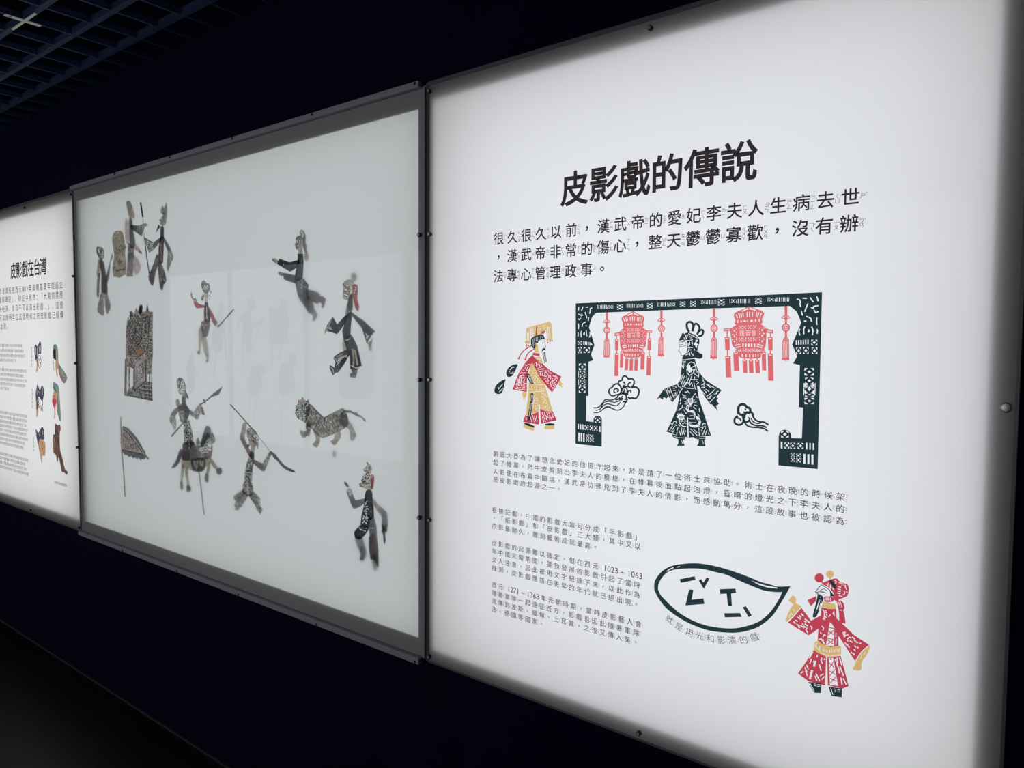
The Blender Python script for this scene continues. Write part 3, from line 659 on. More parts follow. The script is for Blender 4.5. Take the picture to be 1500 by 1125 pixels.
# lanterns
class Warp(Art):
    def add(s, col, pts):
        return Art.add(s, col, [(770 - .968 * (x - 105), (495 + .866 * (y - 410)) * (1 - (x - 105) / 560) + (470 + .79 * (y - 360)) * ((x - 105) / 560)) for x, y in pts])
def lantern(a):
    P = 'pink'
    a.s_(P, 13, '382 66 236 142').s_(P, 13, '375 66 542 150').s_(P, 15, '380 66 380 120')
    a.p(P, a.smc('250 308 232 240 208 176 232 136 285 118 310 128 342 114 385 106 426 116 452 130 486 114 538 138 552 180 534 240 522 305', 3))
    a.many('', 11, '238 165 256 212;266 150 284 214;292 146 298 204;340 142 342 202;372 136 374 204;402 140 400 204;450 148 444 204;472 148 464 208;496 146 484 212;524 160 510 214')
    for x, rx, ry in ((264, 6, 24), (306, 8, 18), (350, 16, 14), (395, 9, 9), (430, 16, 14), (468, 9, 16), (508, 7, 22)): a.c('', x, 258, rx, ry, 8)
    a.p('', '386 240 402 240 394 248').p('', '386 276 402 276 394 266')
    a.p(P, a.smc('248 304 300 296 390 292 470 294 522 302 586 356 588 430 576 540 566 592 528 630 500 690 474 752 265 752 244 700 216 636 192 590 184 500 182 420 186 366', 2))
    for x, m in ((232, 1), (545, -1)):
        for y in (358, 430, 502):
            a.c('', x, y + 26, 10, 17, 4).p('', [(x - 26 * m, y - 8), (x - 8 * m, y - 8), (x - 26 * m, y + 14)]).p('', [(x + 30 * m, y - 4), (x + 14 * m, y - 6), (x + 30 * m, y + 16)])
            a.p('', [(x + 30 * m, y + 38), (x + 14 * m, y + 50), (x + 30 * m, y + 58)])
    for x in (290, 348, 406, 450): a.tile('', x, 312, 50, 54, d=.16).tile('', x, 472, 50, 60, d=.16)
    a.bars('', 302, 384, 342, 384, 72, 4, 5).bars('', 440, 378, 480, 378, 76, 4, 5)
    a.many('', 8, '360 390 376 390;362 418 416 418;364 442 414 442;400 388 416 388;390 380 390 404;376 428 376 450;404 428 404 450')
    a.many('', 14, '220 588 286 566;232 612 292 594;482 568 542 580;474 598 530 612'); a.bars('', 318, 560, 448, 556, 44, 5, 16)
    a.many('', 9, '236 634 262 662;262 634 284 672;288 628 300 664;506 640 484 664;480 632 470 660'); a.tile('', 306, 618, 46, 50).tile('', 352, 622, 50, 50).tile('', 402, 620, 56, 50)
    a.bars('', 276, 694, 276, 694, 38, 1, 8).bars('', 304, 694, 334, 700, 38, 2, 10).bars('', 372, 700, 456, 698, 38, 3, 14)
    a.p(P, '192 362 150 378 105 386 103 434 186 420').p(P, '540 322 590 344 666 344 666 386 580 382'); a.bars('', 124, 394, 170, 388, 24, 5, 5).bars('', 600, 354, 650, 354, 20, 6, 5)
    for st in ('136 430 136 476', '138 644 138 690', '214 620 210 668', '286 748 286 772', '358 748 358 772', '428 748 428 772', '528 640 530 682', '628 384 628 468', '624 640 624 730'): a.s_(P, 13, st)
    for r in ('112 474 166 474 162 646 112 646', '110 688 168 686 162 1034 100 1031', '190 664 236 666 232 906 184 904', '262 770 314 770 304 946 254 943', '332 770 384 770 378 950 328 948', '404 770 456 770 448 952 398 950', '500 680 560 676 550 936 490 932', '602 466 656 464 650 642 596 640', '590 728 650 728 642 1023 580 1019'): a.p(P, r)
    a.many('', 12, '124 494 152 494;122 708 156 706;200 684 224 686;512 694 548 692;612 488 642 488;604 750 636 750'); a.many('', 8, '276 788 300 788;346 786 368 788;418 788 442 788')
printed((lambda a: (lantern(a), a)[1])(Art(890, 450, 10.225)), 'printed_lantern', 'coral palace lantern hanging left in the stage frame')
printed((lambda a: (lantern(a), a)[1])(Warp(1030, 420, 7.5)), 'printed_lantern', 'coral palace lantern hanging right in the stage frame')
# clouds
a = Art(835, 540, 9)
for wd, l in ((17, '642 205 640 170 685 150 692 115 725 95 755 118 772 136 818 132 845 165 836 215 808 248'), (16, '642 205 608 200 572 220 560 242 524 266 512 302 528 342 565 360 604 348'), (16, '604 348 660 330 676 280 668 240 642 205'),
              (14, '600 320 578 300 592 268 626 268 640 290 618 306'), (14, '700 180 722 192 722 222 700 222'), (14, '806 182 770 196 764 232'), (15, '690 240 750 236 800 250'), (15, '684 300 692 262 722 246 752 272 750 312'), (12, '712 268 716 296 700 300'),
              (18, '810 250 868 244 908 284 900 348 872 386 845 392 820 384 790 392 764 376'), (13, '758 350 766 300 800 290 800 322'), (16, '620 382 640 350 690 330 736 350 742 396 720 410'), (12, '650 378 662 392 650 408'), (13, '690 360 680 386 700 400'), (22, '640 345 700 318 760 340'),
              (13, '308 516 366 512 420 466 466 410 530 416 590 400 622 372'), (11, '340 550 396 534 446 482 500 464 560 480 620 486 666 440'), (12, '310 578 380 574 440 532 500 506 560 528 630 548 690 516 726 460 760 400'), (10, '400 520 450 450 510 432 580 444 640 430 660 420'), (9, '430 536 480 500 540 506'), (20, '600 410 640 400 690 410'), (16, '700 430 740 440 752 400')):
    a.curve('dark', wd * 1.25, l)
printed(a, 'printed_cloud', 'dark cloud scroll left of the lady')
a = Art(1060, 560, 8.333)
for wd, l in ((24, '182 392 178 330 190 286 228 268 262 278 286 304 318 316 324 356 300 380'), (22, '178 360 200 392 232 396 262 388 280 366 300 372 330 362 352 382 356 402'), (20, '172 408 136 446 136 494 176 520 222 508 242 470 236 410'), (16, '160 410 172 436 186 440'), (14, '186 440 204 452 210 470'),
              (18, '244 400 244 450 268 482 296 480 320 452'), (16, '244 360 262 378 268 400'), (13, '300 430 322 446'), (16, '350 390 374 444 424 478 490 486 548 520'), (12, '334 436 360 480 410 502 460 494'), (15, '312 466 346 510 410 530 470 530 526 552'), (15, '252 484 290 530 350 548 430 552 494 566 542 600'), (30, '222 400 250 410 240 440')):
    a.curve('dark', wd * 1.3, l)
a.c('dark', 268, 330, 12, 14).c('', 284, 328, 8, 10)
printed(a, 'printed_cloud', 'smaller dark cloud scroll right of the lady')
# the lady
a = Art(950, 460, 5.625)
a.p('dark', '282 345 375 345 388 400 404 450 436 505 476 548 602 628 556 690 510 746 462 680 414 590 406 640 416 700 450 800 516 1003 430 1008 332 1018 240 1000 148 970 180 900 234 780 250 700 256 652 226 690 195 730 160 670 128 618 190 592 240 576 262 530 272 440')
a.p('dark', '124 622 66 703 92 690 118 706 124 684 150 696 165 675 138 636').p('dark', '505 740 545 680 574 692 560 712 580 740 556 758 572 795 545 770 524 746')
a.p('dark', '190 990 240 1000 300 1008 296 1036 240 1030 205 1016').p('dark', '244 1030 286 1034 288 1060 298 1086 234 1086 246 1062').p('dark', '362 1010 470 1010 466 1036 400 1032').p('dark', '414 1030 462 1034 460 1060 470 1088 398 1088 412 1064')
a.many('', 4, '282 376 330 372 380 366;210 1008 240 1018 292 1020;390 1020 440 1024 464 1022;272 1040 280 1070;442 1040 452 1072')
a.p('', '318 856 326 850 332 1018 322 1016').p('', '400 592 410 590 420 640 406 640')
a.many('', 5, '286 388 306 400;306 386 290 404;280 420 276 440;292 410 288 450;272 500 250 560;288 490 262 560;296 510 270 580;304 540 276 600;312 560 256 650;250 480 262 470')
a.origin(960, 540, 9.38)
a.many('', 9, '136 262 164 330 178 380;192 242 220 320 262 408;160 256 172 276 166 300 190 310 190 340;206 376 216 392 214 418 236 424;228 242 262 240;240 272 270 268;246 300 280 298;258 332 264 378;276 322 284 376;296 316 296 360;306 210 318 250 340 250;268 236 292 262;346 254 352 280;318 290 332 324;350 400 340 450;350 460 338 490;372 500 366 540 340 550 330 570 304 566;372 350 384 372 420 378;404 318 430 326 440 308 462 330 478 336;556 336 536 360 520 390')
a.many('', 9, '718 218 812 266;692 282 740 318;664 290 708 336;700 210 760 262;828 274 764 340 698 384;640 310 690 364;632 222 662 214 672 236;660 140 656 170 680 190 660 210 684 196;632 262 680 250 664 270;868 310 840 320 846 344 804 350;776 370 750 380 752 410 712 402;826 380 746 464;560 376 576 400;602 540 608 596;642 118 650 140')
# dragon on the breast
a.many('', 8, '430 0 438 60 470 96 452 150 400 240;400 246 420 268 540 276;470 96 520 60 560 90 600 110;520 60 530 0;490 20 540 10;480 150 590 150;500 100 470 180 480 220;540 110 530 170;560 170 596 190 560 220;420 220 450 190 470 230 500 190 510 250;530 190 540 250 560 290;600 60 590 120;460 40 480 20 500 50;560 20 580 60;440 150 430 100')
a.p('', '416 -62 432 -24 450 -72 460 -28 476 -56 484 -10 508 -30 500 20 470 62 446 30').many('', 8, '500 -20 548 -40;548 -40 566 20;500 20 560 10;470 60 500 20;540 10 530 60;580 -20 590 40;590 40 612 60')
# dragons on the skirt
a.many('', 7, '372 398 410 400 450 430;560 336 520 380 500 410;400 450 450 470;400 486 450 486;420 510 460 500;568 456 520 470;576 510 530 496;560 560 520 520;430 430 460 460;540 420 520 460;390 560 420 620 436 600;400 530 430 560')
a.p('', '456 400 480 412 512 396 520 430 510 480 480 512 458 480 450 440').many('dark', 6, '462 424 512 420;462 440 510 438;468 456 506 454;474 470 500 470;478 428 476 460;494 424 496 450')
a.curve('', 34, '452 500 440 560 476 590 520 590 540 650 590 690 610 740 560 790 490 780 470 740').many('dark', 12, '448 520 440 556;474 530 470 580;500 520 510 560;460 600 500 600;490 610 488 640;516 600 526 650;540 640 556 690;520 680 508 730;560 700 590 730;480 690 500 740;470 752 500 768;530 740 556 770;570 750 590 772;590 700 606 720')
a.many('', 6, '450 500 470 520 500 510;470 650 520 640;460 690 540 690;480 740 560 740;520 590 530 640;580 620 600 640 600 700;620 740 610 790 560 806 480 790')
a.p('', '300 612 320 632 318 604 340 628 356 600 362 630 386 614 382 642 410 640 390 664 402 690 360 708 324 700 306 676 286 660 308 648').c('dark', 354, 668, 26, 22, 8).many('', 6, '334 664 376 664;336 676 372 676')
a.curve('', 12, '324 690 336 750 372 788 424 798').many('', 6, '360 700 392 720 424 760;396 690 430 730;350 730 380 720;368 760 410 742')
a.many('', 9, '232 770 262 720 296 738 290 760;266 770 300 786;312 768 340 790;186 862 236 784;216 866 268 790;236 880 262 842;310 806 300 850;300 870 292 910;328 850 346 916;352 800 372 910;376 810 400 906;400 816 416 870;640 790 660 750 690 760;620 806 690 796;480 826 576 918;476 866 526 920;520 830 572 880;596 812 600 850;600 870 604 924;630 862 656 810;650 912 690 812;682 914 712 840;726 880 740 912;206 750 232 766')
a.origin(965, 465, 13.235)
a.p('dark', a.smc('400 428 420 385 470 345 520 305 590 292 680 330 750 380 786 430 784 510 760 570 748 620 690 660 684 700 690 790 466 816 470 750 520 706 548 650 552 560 548 470 470 440 420 440', 3))
a.p('dark', a.smc('686 640 750 616 800 660 846 720 844 775 796 802 730 790 690 764', 3)).p('dark', '478 290 492 330 440 380 410 386 440 350 450 300 468 316')
a.curve('dark', 44, '592 290 552 210 545 120 590 88 640 100 668 160 650 270').curve('dark', 40, '664 270 684 150 730 120 782 170 785 240 740 330').curve('dark', 40, '742 330 790 258 846 242 862 290 830 350 770 360')
a.many('', 13, '588 284 660 312 736 354;572 312 660 356 752 402;510 440 590 450 662 428'); a.many('', 9, '480 385 500 410 530 340 530 410 560 360;560 330 552 370;590 330 600 380 640 370;610 400 650 390;490 430 512 410')
a.p('', a.smc('716 436 756 434 760 460 730 480 744 510 770 520 744 540 744 586 712 580 712 548 684 530 690 490 712 480', 2))
a.many('', 13, '596 470 604 540;572 500 574 560;636 480 660 480;640 510 664 506;640 540 664 530;560 590 600 580 660 590;600 590 580 620 570 660;580 630 640 626;540 690 580 660;520 730 590 700;600 680 600 740;630 660 640 720;660 700 664 740;690 610 700 640;745 640 790 680 812 700;766 630 826 704')
a.many('dark', 9, '400 430 392 500 396 600 380 652 408 668 424 696 434 736 466 742 500 722;400 450 430 440;404 530 440 520 470 524;396 572 430 572 480 556 530 546;404 560 440 552'); a.many('grey', 6, '400 478 440 470 490 476;410 500 460 492 530 506;404 490 450 480 500 500;420 460 480 462 530 490')
a.many('', 8, '490 822 560 810 690 790')
a.origin(950, 460, 5.625).curve('', 6, '328 412 350 396 380 410 390 450')
printed(a, 'printed_lady', 'dark openwork lady with looped topknot and long sleeves')
# speech bubble
a = Art(950, 815, 6.818)
a.p('dark', a.sm('55 310 62 250 100 185 160 130 250 90 400 70 520 72 680 100 850 150 1000 205 1120 255 1230 285 1290 302 1418 298')[:-1] + a.sm('1418 298 1370 385 1300 500 1240 590 1150 670 1050 725 900 760 760 760 600 740 430 680 300 610 180 520 100 420 60 340'))
a.p('', a.sm('95 330 100 280 130 220 180 165 250 135 370 122 530 125 680 160 780 185 900 240 1040 300 1150 340 1250 355 1335 357')[:-1] + a.sm('1335 357 1300 430 1220 550 1120 640 1000 690 860 718 700 712 560 685 430 635 310 565 200 470 120 385'))
for q in ('312 228 460 198 470 235 322 265', '500 240 525 228 548 262 580 210 608 222 552 325', '405 330 448 335 430 432 548 420 560 475 368 490', '712 328 868 322 875 365 825 370 833 495 793 497 780 372 716 375', '755 568 915 566 930 605 762 610', '940 508 972 497 1032 590 1000 607'): a.p('dark', q)
for q in ('178 150 205 126 245 108 252 116 215 132 185 152', '285 103 312 98 315 106 290 111', '1025 240 1100 270 1190 296 1285 310 1285 322 1180 310 1100 284'): a.p('', q)
printed(a, 'printed_speech_bubble', 'dark outlined teardrop speech bubble')
# the storyteller
a = Art(1145, 830, 5.625)
a.c('red', 310, 93, 38).s_('red', 12, '325 120 345 142').c('gold', 398, 62, 32, 30).s_('gold', 12, '398 90 404 112')
a.p('red', a.smc('332 142 380 116 448 96 478 122 520 140 548 156 553 200 540 240 505 258 470 268 440 248 424 214 385 170', 3))
a.many('', 7, '372 146 384 160;384 134 388 150;396 160 410 172;404 150 398 190;418 176 430 190;436 110 452 126 440 140;470 130 500 140 496 160;466 166 490 170;462 184 488 190;460 200 486 206;456 216 484 224;520 160 536 190;516 200 520 220 506 236;530 206 544 210;470 240 500 246;510 150 530 160')
a.p('dark', '388 112 414 110 440 140 450 168 448 190 430 178 405 140').p('dark', '398 196 410 210 440 246 402 246')
a.many('dark', 6, '326 150 302 178 278 208 302 214 292 226 300 234;326 150 360 168 392 190 404 210 406 244'); a.many('dark', 5, '300 206 330 202 366 218;316 196 346 182 376 200;318 210 346 214'); a.s_('dark', 4, '404 244 350 262')
a.p('dark', a.smc('300 228 322 232 346 262 320 320 288 410 256 412 276 330 290 264', 3)).many('', 4, '318 250 322 256;316 272 292 350;328 280 304 356;308 280 280 380')
a.p('red', '284 242 213 276 240 326 282 284').p('red', a.smc('350 250 380 246 424 252 426 284 400 292 358 290', 3)).p('red', '424 246 470 250 470 290 430 276').many('', 6, '360 260 392 258;362 272 394 270;362 284 396 282;402 258 404 280')
a.p('red', '452 284 490 280 510 300 520 340 508 360 518 400 528 470 474 462 474 390 468 350').many('', 5, '470 292 484 340;482 290 498 336;460 300 466 320;478 356 496 362')
a.p('gold', '344 290 396 300 440 306 448 350 386 344 328 334')
a.p('gold', '56 276 92 236 110 250 120 270 116 300 160 326 158 336 90 412 40 456 34 446 46 400 76 340 96 312')
a.p('red', '328 336 386 346 448 350 454 428 520 490 600 566 722 646 660 706 610 786 540 680 466 568 468 652 400 664 340 644 296 618 302 512 262 540 222 566 130 510 48 456 100 402 160 336 210 400 242 446 290 420 322 404')
a.p('gold', a.smc('722 648 726 668 700 730 668 770 656 810 656 850 620 856 588 846 590 828 600 820 612 784 640 724 680 680', 3))
a.curve('', 7, '48 458 100 408 158 338').curve('', 7, '720 650 668 692 632 740 606 784').many('', 5, '60 420 80 380;84 384 88 400;96 350 104 366;690 700 676 730;660 730 650 760')
a.many('', 9, '160 386 182 410;132 416 156 434;144 402 160 420;96 452 118 470;110 440 132 452;124 474 150 492;156 484 186 506;136 492 150 506;190 432 206 440 232 462;186 450 206 456;170 470 180 480;178 486 200 504;190 470 216 490;212 504 200 520 216 548;236 490 250 500 246 520')
a.many('', 9, '500 546 524 540 510 562 530 566 512 580;536 556 548 566;540 596 560 580 574 590;560 610 584 624;546 618 540 600;536 636 558 668;520 626 538 650;580 578 604 598;596 604 612 616;640 636 656 630;620 660 634 672;600 650 612 668;596 680 608 696;570 702 584 716;588 714 600 726;612 620 630 628')
a.p('red', '328 350 380 400 380 420 330 420').many('', 8, '338 352 352 376 352 410 340 436;356 356 366 370;362 376 374 382;366 396 376 402;360 412 368 424;352 424 356 440;404 396 386 416;330 490 346 506 340 526;318 540 330 556;340 580 350 560 364 570;306 596 350 606;322 586 350 640;306 630 330 640;340 612 356 640;448 546 446 580;450 594 446 646'); a.p('', '418 386 432 364 438 410')
a.p('', '398 456 420 480 434 506 430 656 364 650 384 540').many('red', 7, '388 500 430 510;384 530 430 560;428 526 380 566;376 590 428 600;378 600 424 640;426 606 372 644')
a.p('gold', '272 622 300 610 336 640 400 662 470 654 490 662 490 726 440 742 390 746 330 726 262 690').many('', 6, '292 630 276 670;316 654 310 684;346 672 342 700;366 682 376 700;366 700 380 704;396 684 396 708;414 680 410 710;428 684 428 710;442 682 438 704;456 680 466 704;474 680 474 706;350 690 360 690'); a.many('', 5, '270 640 330 716 400 738 486 724')
a.p('red', '264 688 300 712 360 738 366 744 358 980 290 962 220 944 135 880 190 800').p('red', '376 746 440 744 486 734 520 860 552 985 500 1006 380 978')
a.many('', 9, '258 702 228 756;240 700 250 710;246 760 232 800;190 830 210 870;204 810 220 846;196 858 212 900;296 726 290 748;348 758 356 770;330 750 326 780;310 806 326 860;322 766 336 800;282 880 314 942;276 900 290 940;316 900 346 884;330 930 352 904;156 880 180 862;266 776 262 790')
a.many('', 18, '278 776 266 824;252 852 232 926').many('', 10, '456 750 462 796;476 748 496 812;450 790 476 860;478 818 510 900;470 860 476 880;488 914 498 974;506 920 532 972;440 762 448 780')
a.p('', '388 752 428 752 448 860 468 982 398 976').many('red', 6, '388 790 432 830;430 778 392 840;394 860 442 890;440 846 396 900;398 920 456 946;452 900 400 960;428 752 448 860 468 980')
for x, y in ((405, 762), (412, 810), (418, 870), (426, 930)): a.c('red', x, y, 9, 9, 4)
a.p('dark', '220 950 328 962 326 1042 272 1040 252 1014').p('dark', '388 990 496 1004 496 1078 414 1066 398 1030').many('', 5, '234 962 270 1030;264 966 280 968;290 972 318 974;268 980 286 982;292 986 318 988;404 1000 424 1056;432 1008 448 1012;458 1014 484 1018;436 1022 450 1024;460 1030 484 1032')
printed(a, 'printed_storyteller', 'printed bearded storyteller in crimson robe with gold cuffs')

# ---------------------------------------------------------------- puppet heads printed on the left sheet
def printed_head(ops, label, org):
    a = Art(*org)
    for col, kind, q in ops:
        if kind == 'p': a.p(col, a.smc(q, 3))
        else: a.many(col, kind, q)
    o = a.build('printed_head', LB, PY); o['label'] = label
O1, O2 = (40, 490, 10.23), (40, 600, 9.786)
printed_head([('navy', 'p', '105 200 128 150 152 176 190 100 208 160 204 290 170 290 152 380 124 384'), ('skin', 'p', '136 370 166 380 164 480 146 560 130 552 142 480'), ('brown', 6, '150 380 152 460'),
              ('black', 6, '166 300 160 360 180 380;180 310 200 340 176 400;196 360 212 400 190 440;176 420 200 430 206 470 188 500;168 440 176 500 196 506'), ('', 4, '124 190 130 300;150 200 150 330;176 170 180 270;194 150 196 260')], 'printed head in a tall dark winged hat', O1)
printed_head([('teal', 'p', '384 190 412 142 445 170 462 260 466 400 490 460 580 600 596 660 560 730 520 700 480 590 460 500 440 430 424 380 404 300'), ('black', 'p', '390 226 424 230 426 380 410 380 390 330'), ('skin', 'p', '422 400 462 410 470 500 452 520 456 600 444 630 430 560'),
              ('black', 5, '386 340 400 360;386 420 400 440;390 500 404 530 420 524;384 340 388 440 394 510'), ('red', 'p', '464 530 480 560 530 690 548 716 524 706 480 600'), ('gold', 3, '440 200 450 300;430 240 440 380;452 300 458 400;480 500 540 620;500 500 570 640;520 560 560 660'), ('black', 4, '400 170 420 200;436 240 452 260;470 470 500 560;520 640 580 640;540 590 580 620')], 'printed head with long patterned streamer behind', O1)
printed_head([('navy', 'p', '128 850 150 750 170 790 190 830 220 762 250 830 244 930 220 1000 180 930 160 960 140 1030 128 960'), ('brown', 'p', '136 1010 165 1030 160 1200 146 1230 136 1150'), ('skin', 'p', '140 1120 162 1130 156 1220 138 1230'),
              ('black', 8, '176 950 166 1020 190 1040;200 930 226 980 230 1060;190 1060 216 1090 200 1130;170 1040 176 1100;222 1060 230 1150'), ('red', 7, '196 1100 222 1150;200 1140 216 1120'), ('', 3, '140 790 146 900;230 800 226 900;160 850 196 880'), ('brown', 5, '186 840 200 900')], 'printed head with black and white striped face', O1)
printed_head([('teal', 'p', '388 730 402 716 460 760 480 860 490 1000 500 1200 500 1290 480 1280 440 1130 436 980 400 850 386 800'), ('skin', 'p', '384 900 400 850 440 860 440 960 430 1050 420 1100 418 1240 400 1250 404 1130 374 1020 370 980'), ('red', 'p', '376 980 400 960 430 970 436 1020 410 1090 384 1050'),
              ('black', 6, '380 925 410 920 406 960;404 780 416 850;420 820 436 880'), ('gold', 3, '440 800 470 960 480 1180;456 820 484 1000'), ('brown', 4, '450 900 466 1100 486 1280'), ('red', 5, '476 1260 496 1286')], 'printed red-cheeked face with green hair', O1)
printed_head([('navy', 'p', '118 300 132 290 160 330 210 246 238 300 236 430 180 420 160 500 140 440'), ('skin', 'p', '160 500 182 420 230 440 256 480 260 560 256 650 236 668 212 660 216 760 206 776 192 700 176 600'), ('brown', 6, '190 460 220 480 206 520;230 500 250 560;226 600 250 590;210 540 236 570;236 640 250 620;160 500 180 620'), ('gold', 5, '220 300 224 360;130 320 136 360;190 600 200 640'), ('', 3, '166 340 180 380')], 'printed tan head in a two-horned dark hat', O2)
printed_head([('brown', 'p', '392 210 410 204 440 224 470 216 478 290 466 340 470 560 500 680 540 850 578 890 560 938 530 900 494 890 480 820 450 680 436 750 424 740 410 650 376 620 364 520 370 360 394 350'), ('navy', 'p', '398 290 436 300 440 370 400 366'), ('skin', 5, '384 400 378 600;396 380 392 460;440 300 460 330'), ('black', 5, '400 400 420 470;430 400 440 500;446 420 440 480;450 600 500 800;470 600 520 820;380 360 390 380'), ('skin', 3, '460 560 500 700;500 860 520 840')], 'printed brown head with knotted streamer', O2)

# ---------------------------------------------------------------- hide puppets behind the frosted film
HD = dict(dark=leather('dyed_black_hide', (.065, .07, .085), .6, 60, .06), plum=leather('plum_hide', (.13, .105, .12), .6, 60, .05), grey=leather('grey_pierced_hide', (.19, .185, .185), .3, 85, .6),
          taupe=leather('taupe_pierced_hide', (.33, .28, .245), .25, 80, .55), tan=leather('tan_hide', (.52, .45, .36), .45, 70, .25), skin=leather('pale_hide', (.70, .60, .50), .5, 70, .3),
          red=leather('red_dyed_hide', (.50, .11, .13), .6, 80, .08), rose=leather('faded_rose_hide', (.64, .48, .48), .5, 80, .3), brown=leather('brown_hide', (.22, .155, .145), .45, 80, .15),
          lace=leather('openwork_hide', (.20, .18, .18), .25, 95, .95), teal=leather('blue_green_hide', (.16, .20, .21), .5, 80, .1), ochre=leather('ochre_hide', (.52, .44, .30), .4, 85, .35),
          orange=leather('orange_hide', (.62, .25, .15), .6, 100, .2), shade=leather('slate_hide', (.16, .17, .18), .7, 60, .1), rod=principled('dark_cane', (.10, .08, .08), .5))
CASE = 'hide figures in the lit case'
class Puppet:
    def __init__(s, name, label, cat, org, base):
        s.org = org; x, z = behind(org[0] + base[0] / org[2], org[1] + base[1] / org[2], .012)
        s.root = empty(name, (x, .012, z), label, cat, CASE)
    def part(s, name, Y, *ops, label=None, parent=None):
        a = Art(*s.org)
        for op in ops:
            k = op[0]
            if k == 'p': a.p(op[1], a.smc(op[2], 2) if len(op) > 3 else op[2])
            elif k == 's': a.s_(op[1], op[2], op[3])
            elif k == 'm': a.many(op[1], op[2] * 1.5, op[3])
            elif k == 'c': a.c(op[1], *op[2:])
            elif k == 'q': a.squig(op[1], op[2], op[3], op[4], op[5] * 1.7, *op[6:])
        o = a.build(name, parent or s.root, Y, .0009, HD, behind)
        if label: o['label'] = label
        return o
NEAR, MID, FAR, DEEP = .0075, .012, .020, .032
# the leaping figure
q = Puppet('shadow_puppet', 'leaping dark-clad puppet with both arms thrust forward, topmost in the case', 'puppet', (390, 325, 7.5), (440, 1090))
q.part('head', NEAR, ('p', 'taupe', '324 182 342 156 372 150 388 190 382 250 362 290 350 306 326 300 322 280 310 246 322 236', 1), ('p', 'grey', '328 176 344 156 374 152 384 200 350 190'), ('m', '', 5, '330 236 346 220 356 240 344 262;340 206 352 216;364 200 372 240'), ('m', 'dark', 5, '322 240 340 236 338 256;350 210 350 250 360 256;326 284 340 286'), ('p', 'skin', '354 250 392 240 400 352 350 352'))
q.part('topknot', MID, ('p', 'taupe', '370 100 398 88 424 128 418 180 392 192 372 150', 1), ('m', '', 5, '386 110 406 140 400 168'))
q.part('hair_ribbon', FAR, ('p', 'dark', '396 186 428 130 430 220 434 290 450 338 426 336 404 290 392 230', 1), ('p', 'rose', '426 340 456 342 464 400 446 432 420 420 414 372', 1), ('p', 'rose', '432 232 448 260 446 296 434 290'))
q.part('torso', NEAR, ('p', 'dark', '345 350 402 350 410 430 402 600 372 650 320 650 316 580 330 500 345 430'))
q.part('arm', NEAR - .0011, ('p', 'dark', '140 402 255 445 350 418 370 440 340 500 262 548 120 465 126 440'), ('c', '', 190, 468, 5), ('p', 'taupe', '65 405 95 400 126 425 118 456 95 448 70 430', 1))
q.part('arm', MID, ('p', 'dark', '192 558 330 590 336 684 195 634 188 600'), ('p', 'taupe', '130 550 165 550 190 565 188 592 155 592 132 572', 1))
q.part('jacket_skirt', MID, ('p', 'shade', '318 636 400 610 430 650 465 695 452 745 450 790 400 812 355 825 335 760', 1), ('m', 'grey', 18, '390 640 384 750;430 700 430 730'), ('s', 'dark', 6, '410 640 460 700'))
q.part('leg', FAR, ('p', 'plum', '436 745 490 750 570 778 592 815 580 888 550 900 490 870 440 840', 1), ('p', 'plum', '580 820 618 814 654 846 640 910 620 950 606 936 612 900 588 890'))
q.part('leg', FAR + .004, ('p', 'plum', '352 815 448 806 504 870 526 960 496 1010 462 1000 420 930 375 870', 1), ('p', 'shade', '494 1000 530 960 562 1010 550 1060 520 1092 502 1086 512 1050'), ('m', 'grey', 5, '510 1000 524 1020;530 990 544 1020'))
# the dark-robed figure
q = Puppet('shadow_puppet', 'dark-robed striding puppet with a red ribbon hanging behind its masked head', 'puppet', (465, 390, 6.62), (345, 1080))
q.part('head', NEAR, ('p', 'skin', '243 184 252 158 282 132 318 126 350 150 362 200 350 262 322 300 300 325 250 318 245 280 250 222', 1), ('m', 'dark', 5, '250 170 262 190 280 200;266 214 290 206 300 226 284 240;300 190 312 230;252 240 290 250;254 262 296 272;256 284 290 296;310 240 300 280'), ('m', 'rose', 8, '270 150 330 150;300 170 340 190'), ('m', '', 5, '262 230 290 234;276 190 300 184;310 260 340 240;258 272 290 284;322 206 340 230'))
q.part('plume', DEEP + .008, ('p', 'shade', '326 70 368 66 378 118 356 150 326 140', 1))
q.part('hair_ribbon', MID, ('p', 'red', '340 182 384 178 390 240 386 320 402 380 400 424 382 434 360 384 346 310 340 250', 1), ('m', '', 5, '350 200 376 210;344 240 372 226;352 262 366 250'))
q.part('collar', MID, ('p', 'dark', '306 286 338 268 342 330 340 420 310 440 270 474 276 420 292 350', 1), ('m', 'grey', 10, '290 400 280 450;304 420 296 440'))
q.part('torso', NEAR, ('p', 'dark', '322 434 336 470 325 560 320 660 325 690 270 715 246 690 240 620 262 560 252 500'))
q.part('sleeve', NEAR - .0011, ('p', 'dark', '326 432 260 486 190 565 148 488 92 572 92 628 190 658 222 620 275 540'), ('m', 'skin', 6, '146 496 96 600'), ('m', '', 4, '120 580 112 606 140 614;132 590 128 606'), ('p', 'tan', '96 574 72 616 70 660 84 640 96 622'))
q.part('sleeve', MID, ('p', 'dark', '325 435 345 455 460 538 560 632 512 704 480 752 455 680 430 600 380 540 332 476'), ('m', '', 5, '552 642 490 730;520 670 536 680;470 650 480 690 496 670;470 690 484 700'), ('p', 'tan', '486 748 516 722 540 680 524 770 506 780'))
q.part('hand', DEEP, ('p', 'shade', '490 760 526 770 520 820 500 816'))
q.part('robe_skirt', NEAR + .001, ('p', 'dark', '250 700 322 660 346 690 385 770 430 965 405 985 385 1002 316 996 313 900 310 850 290 840 270 760'), ('m', 'tan', 12, '340 800 350 900 346 980;362 810 388 960'), ('m', '', 4, '252 704 282 718 308 704 326 680;320 960 380 990;376 990 424 970'))
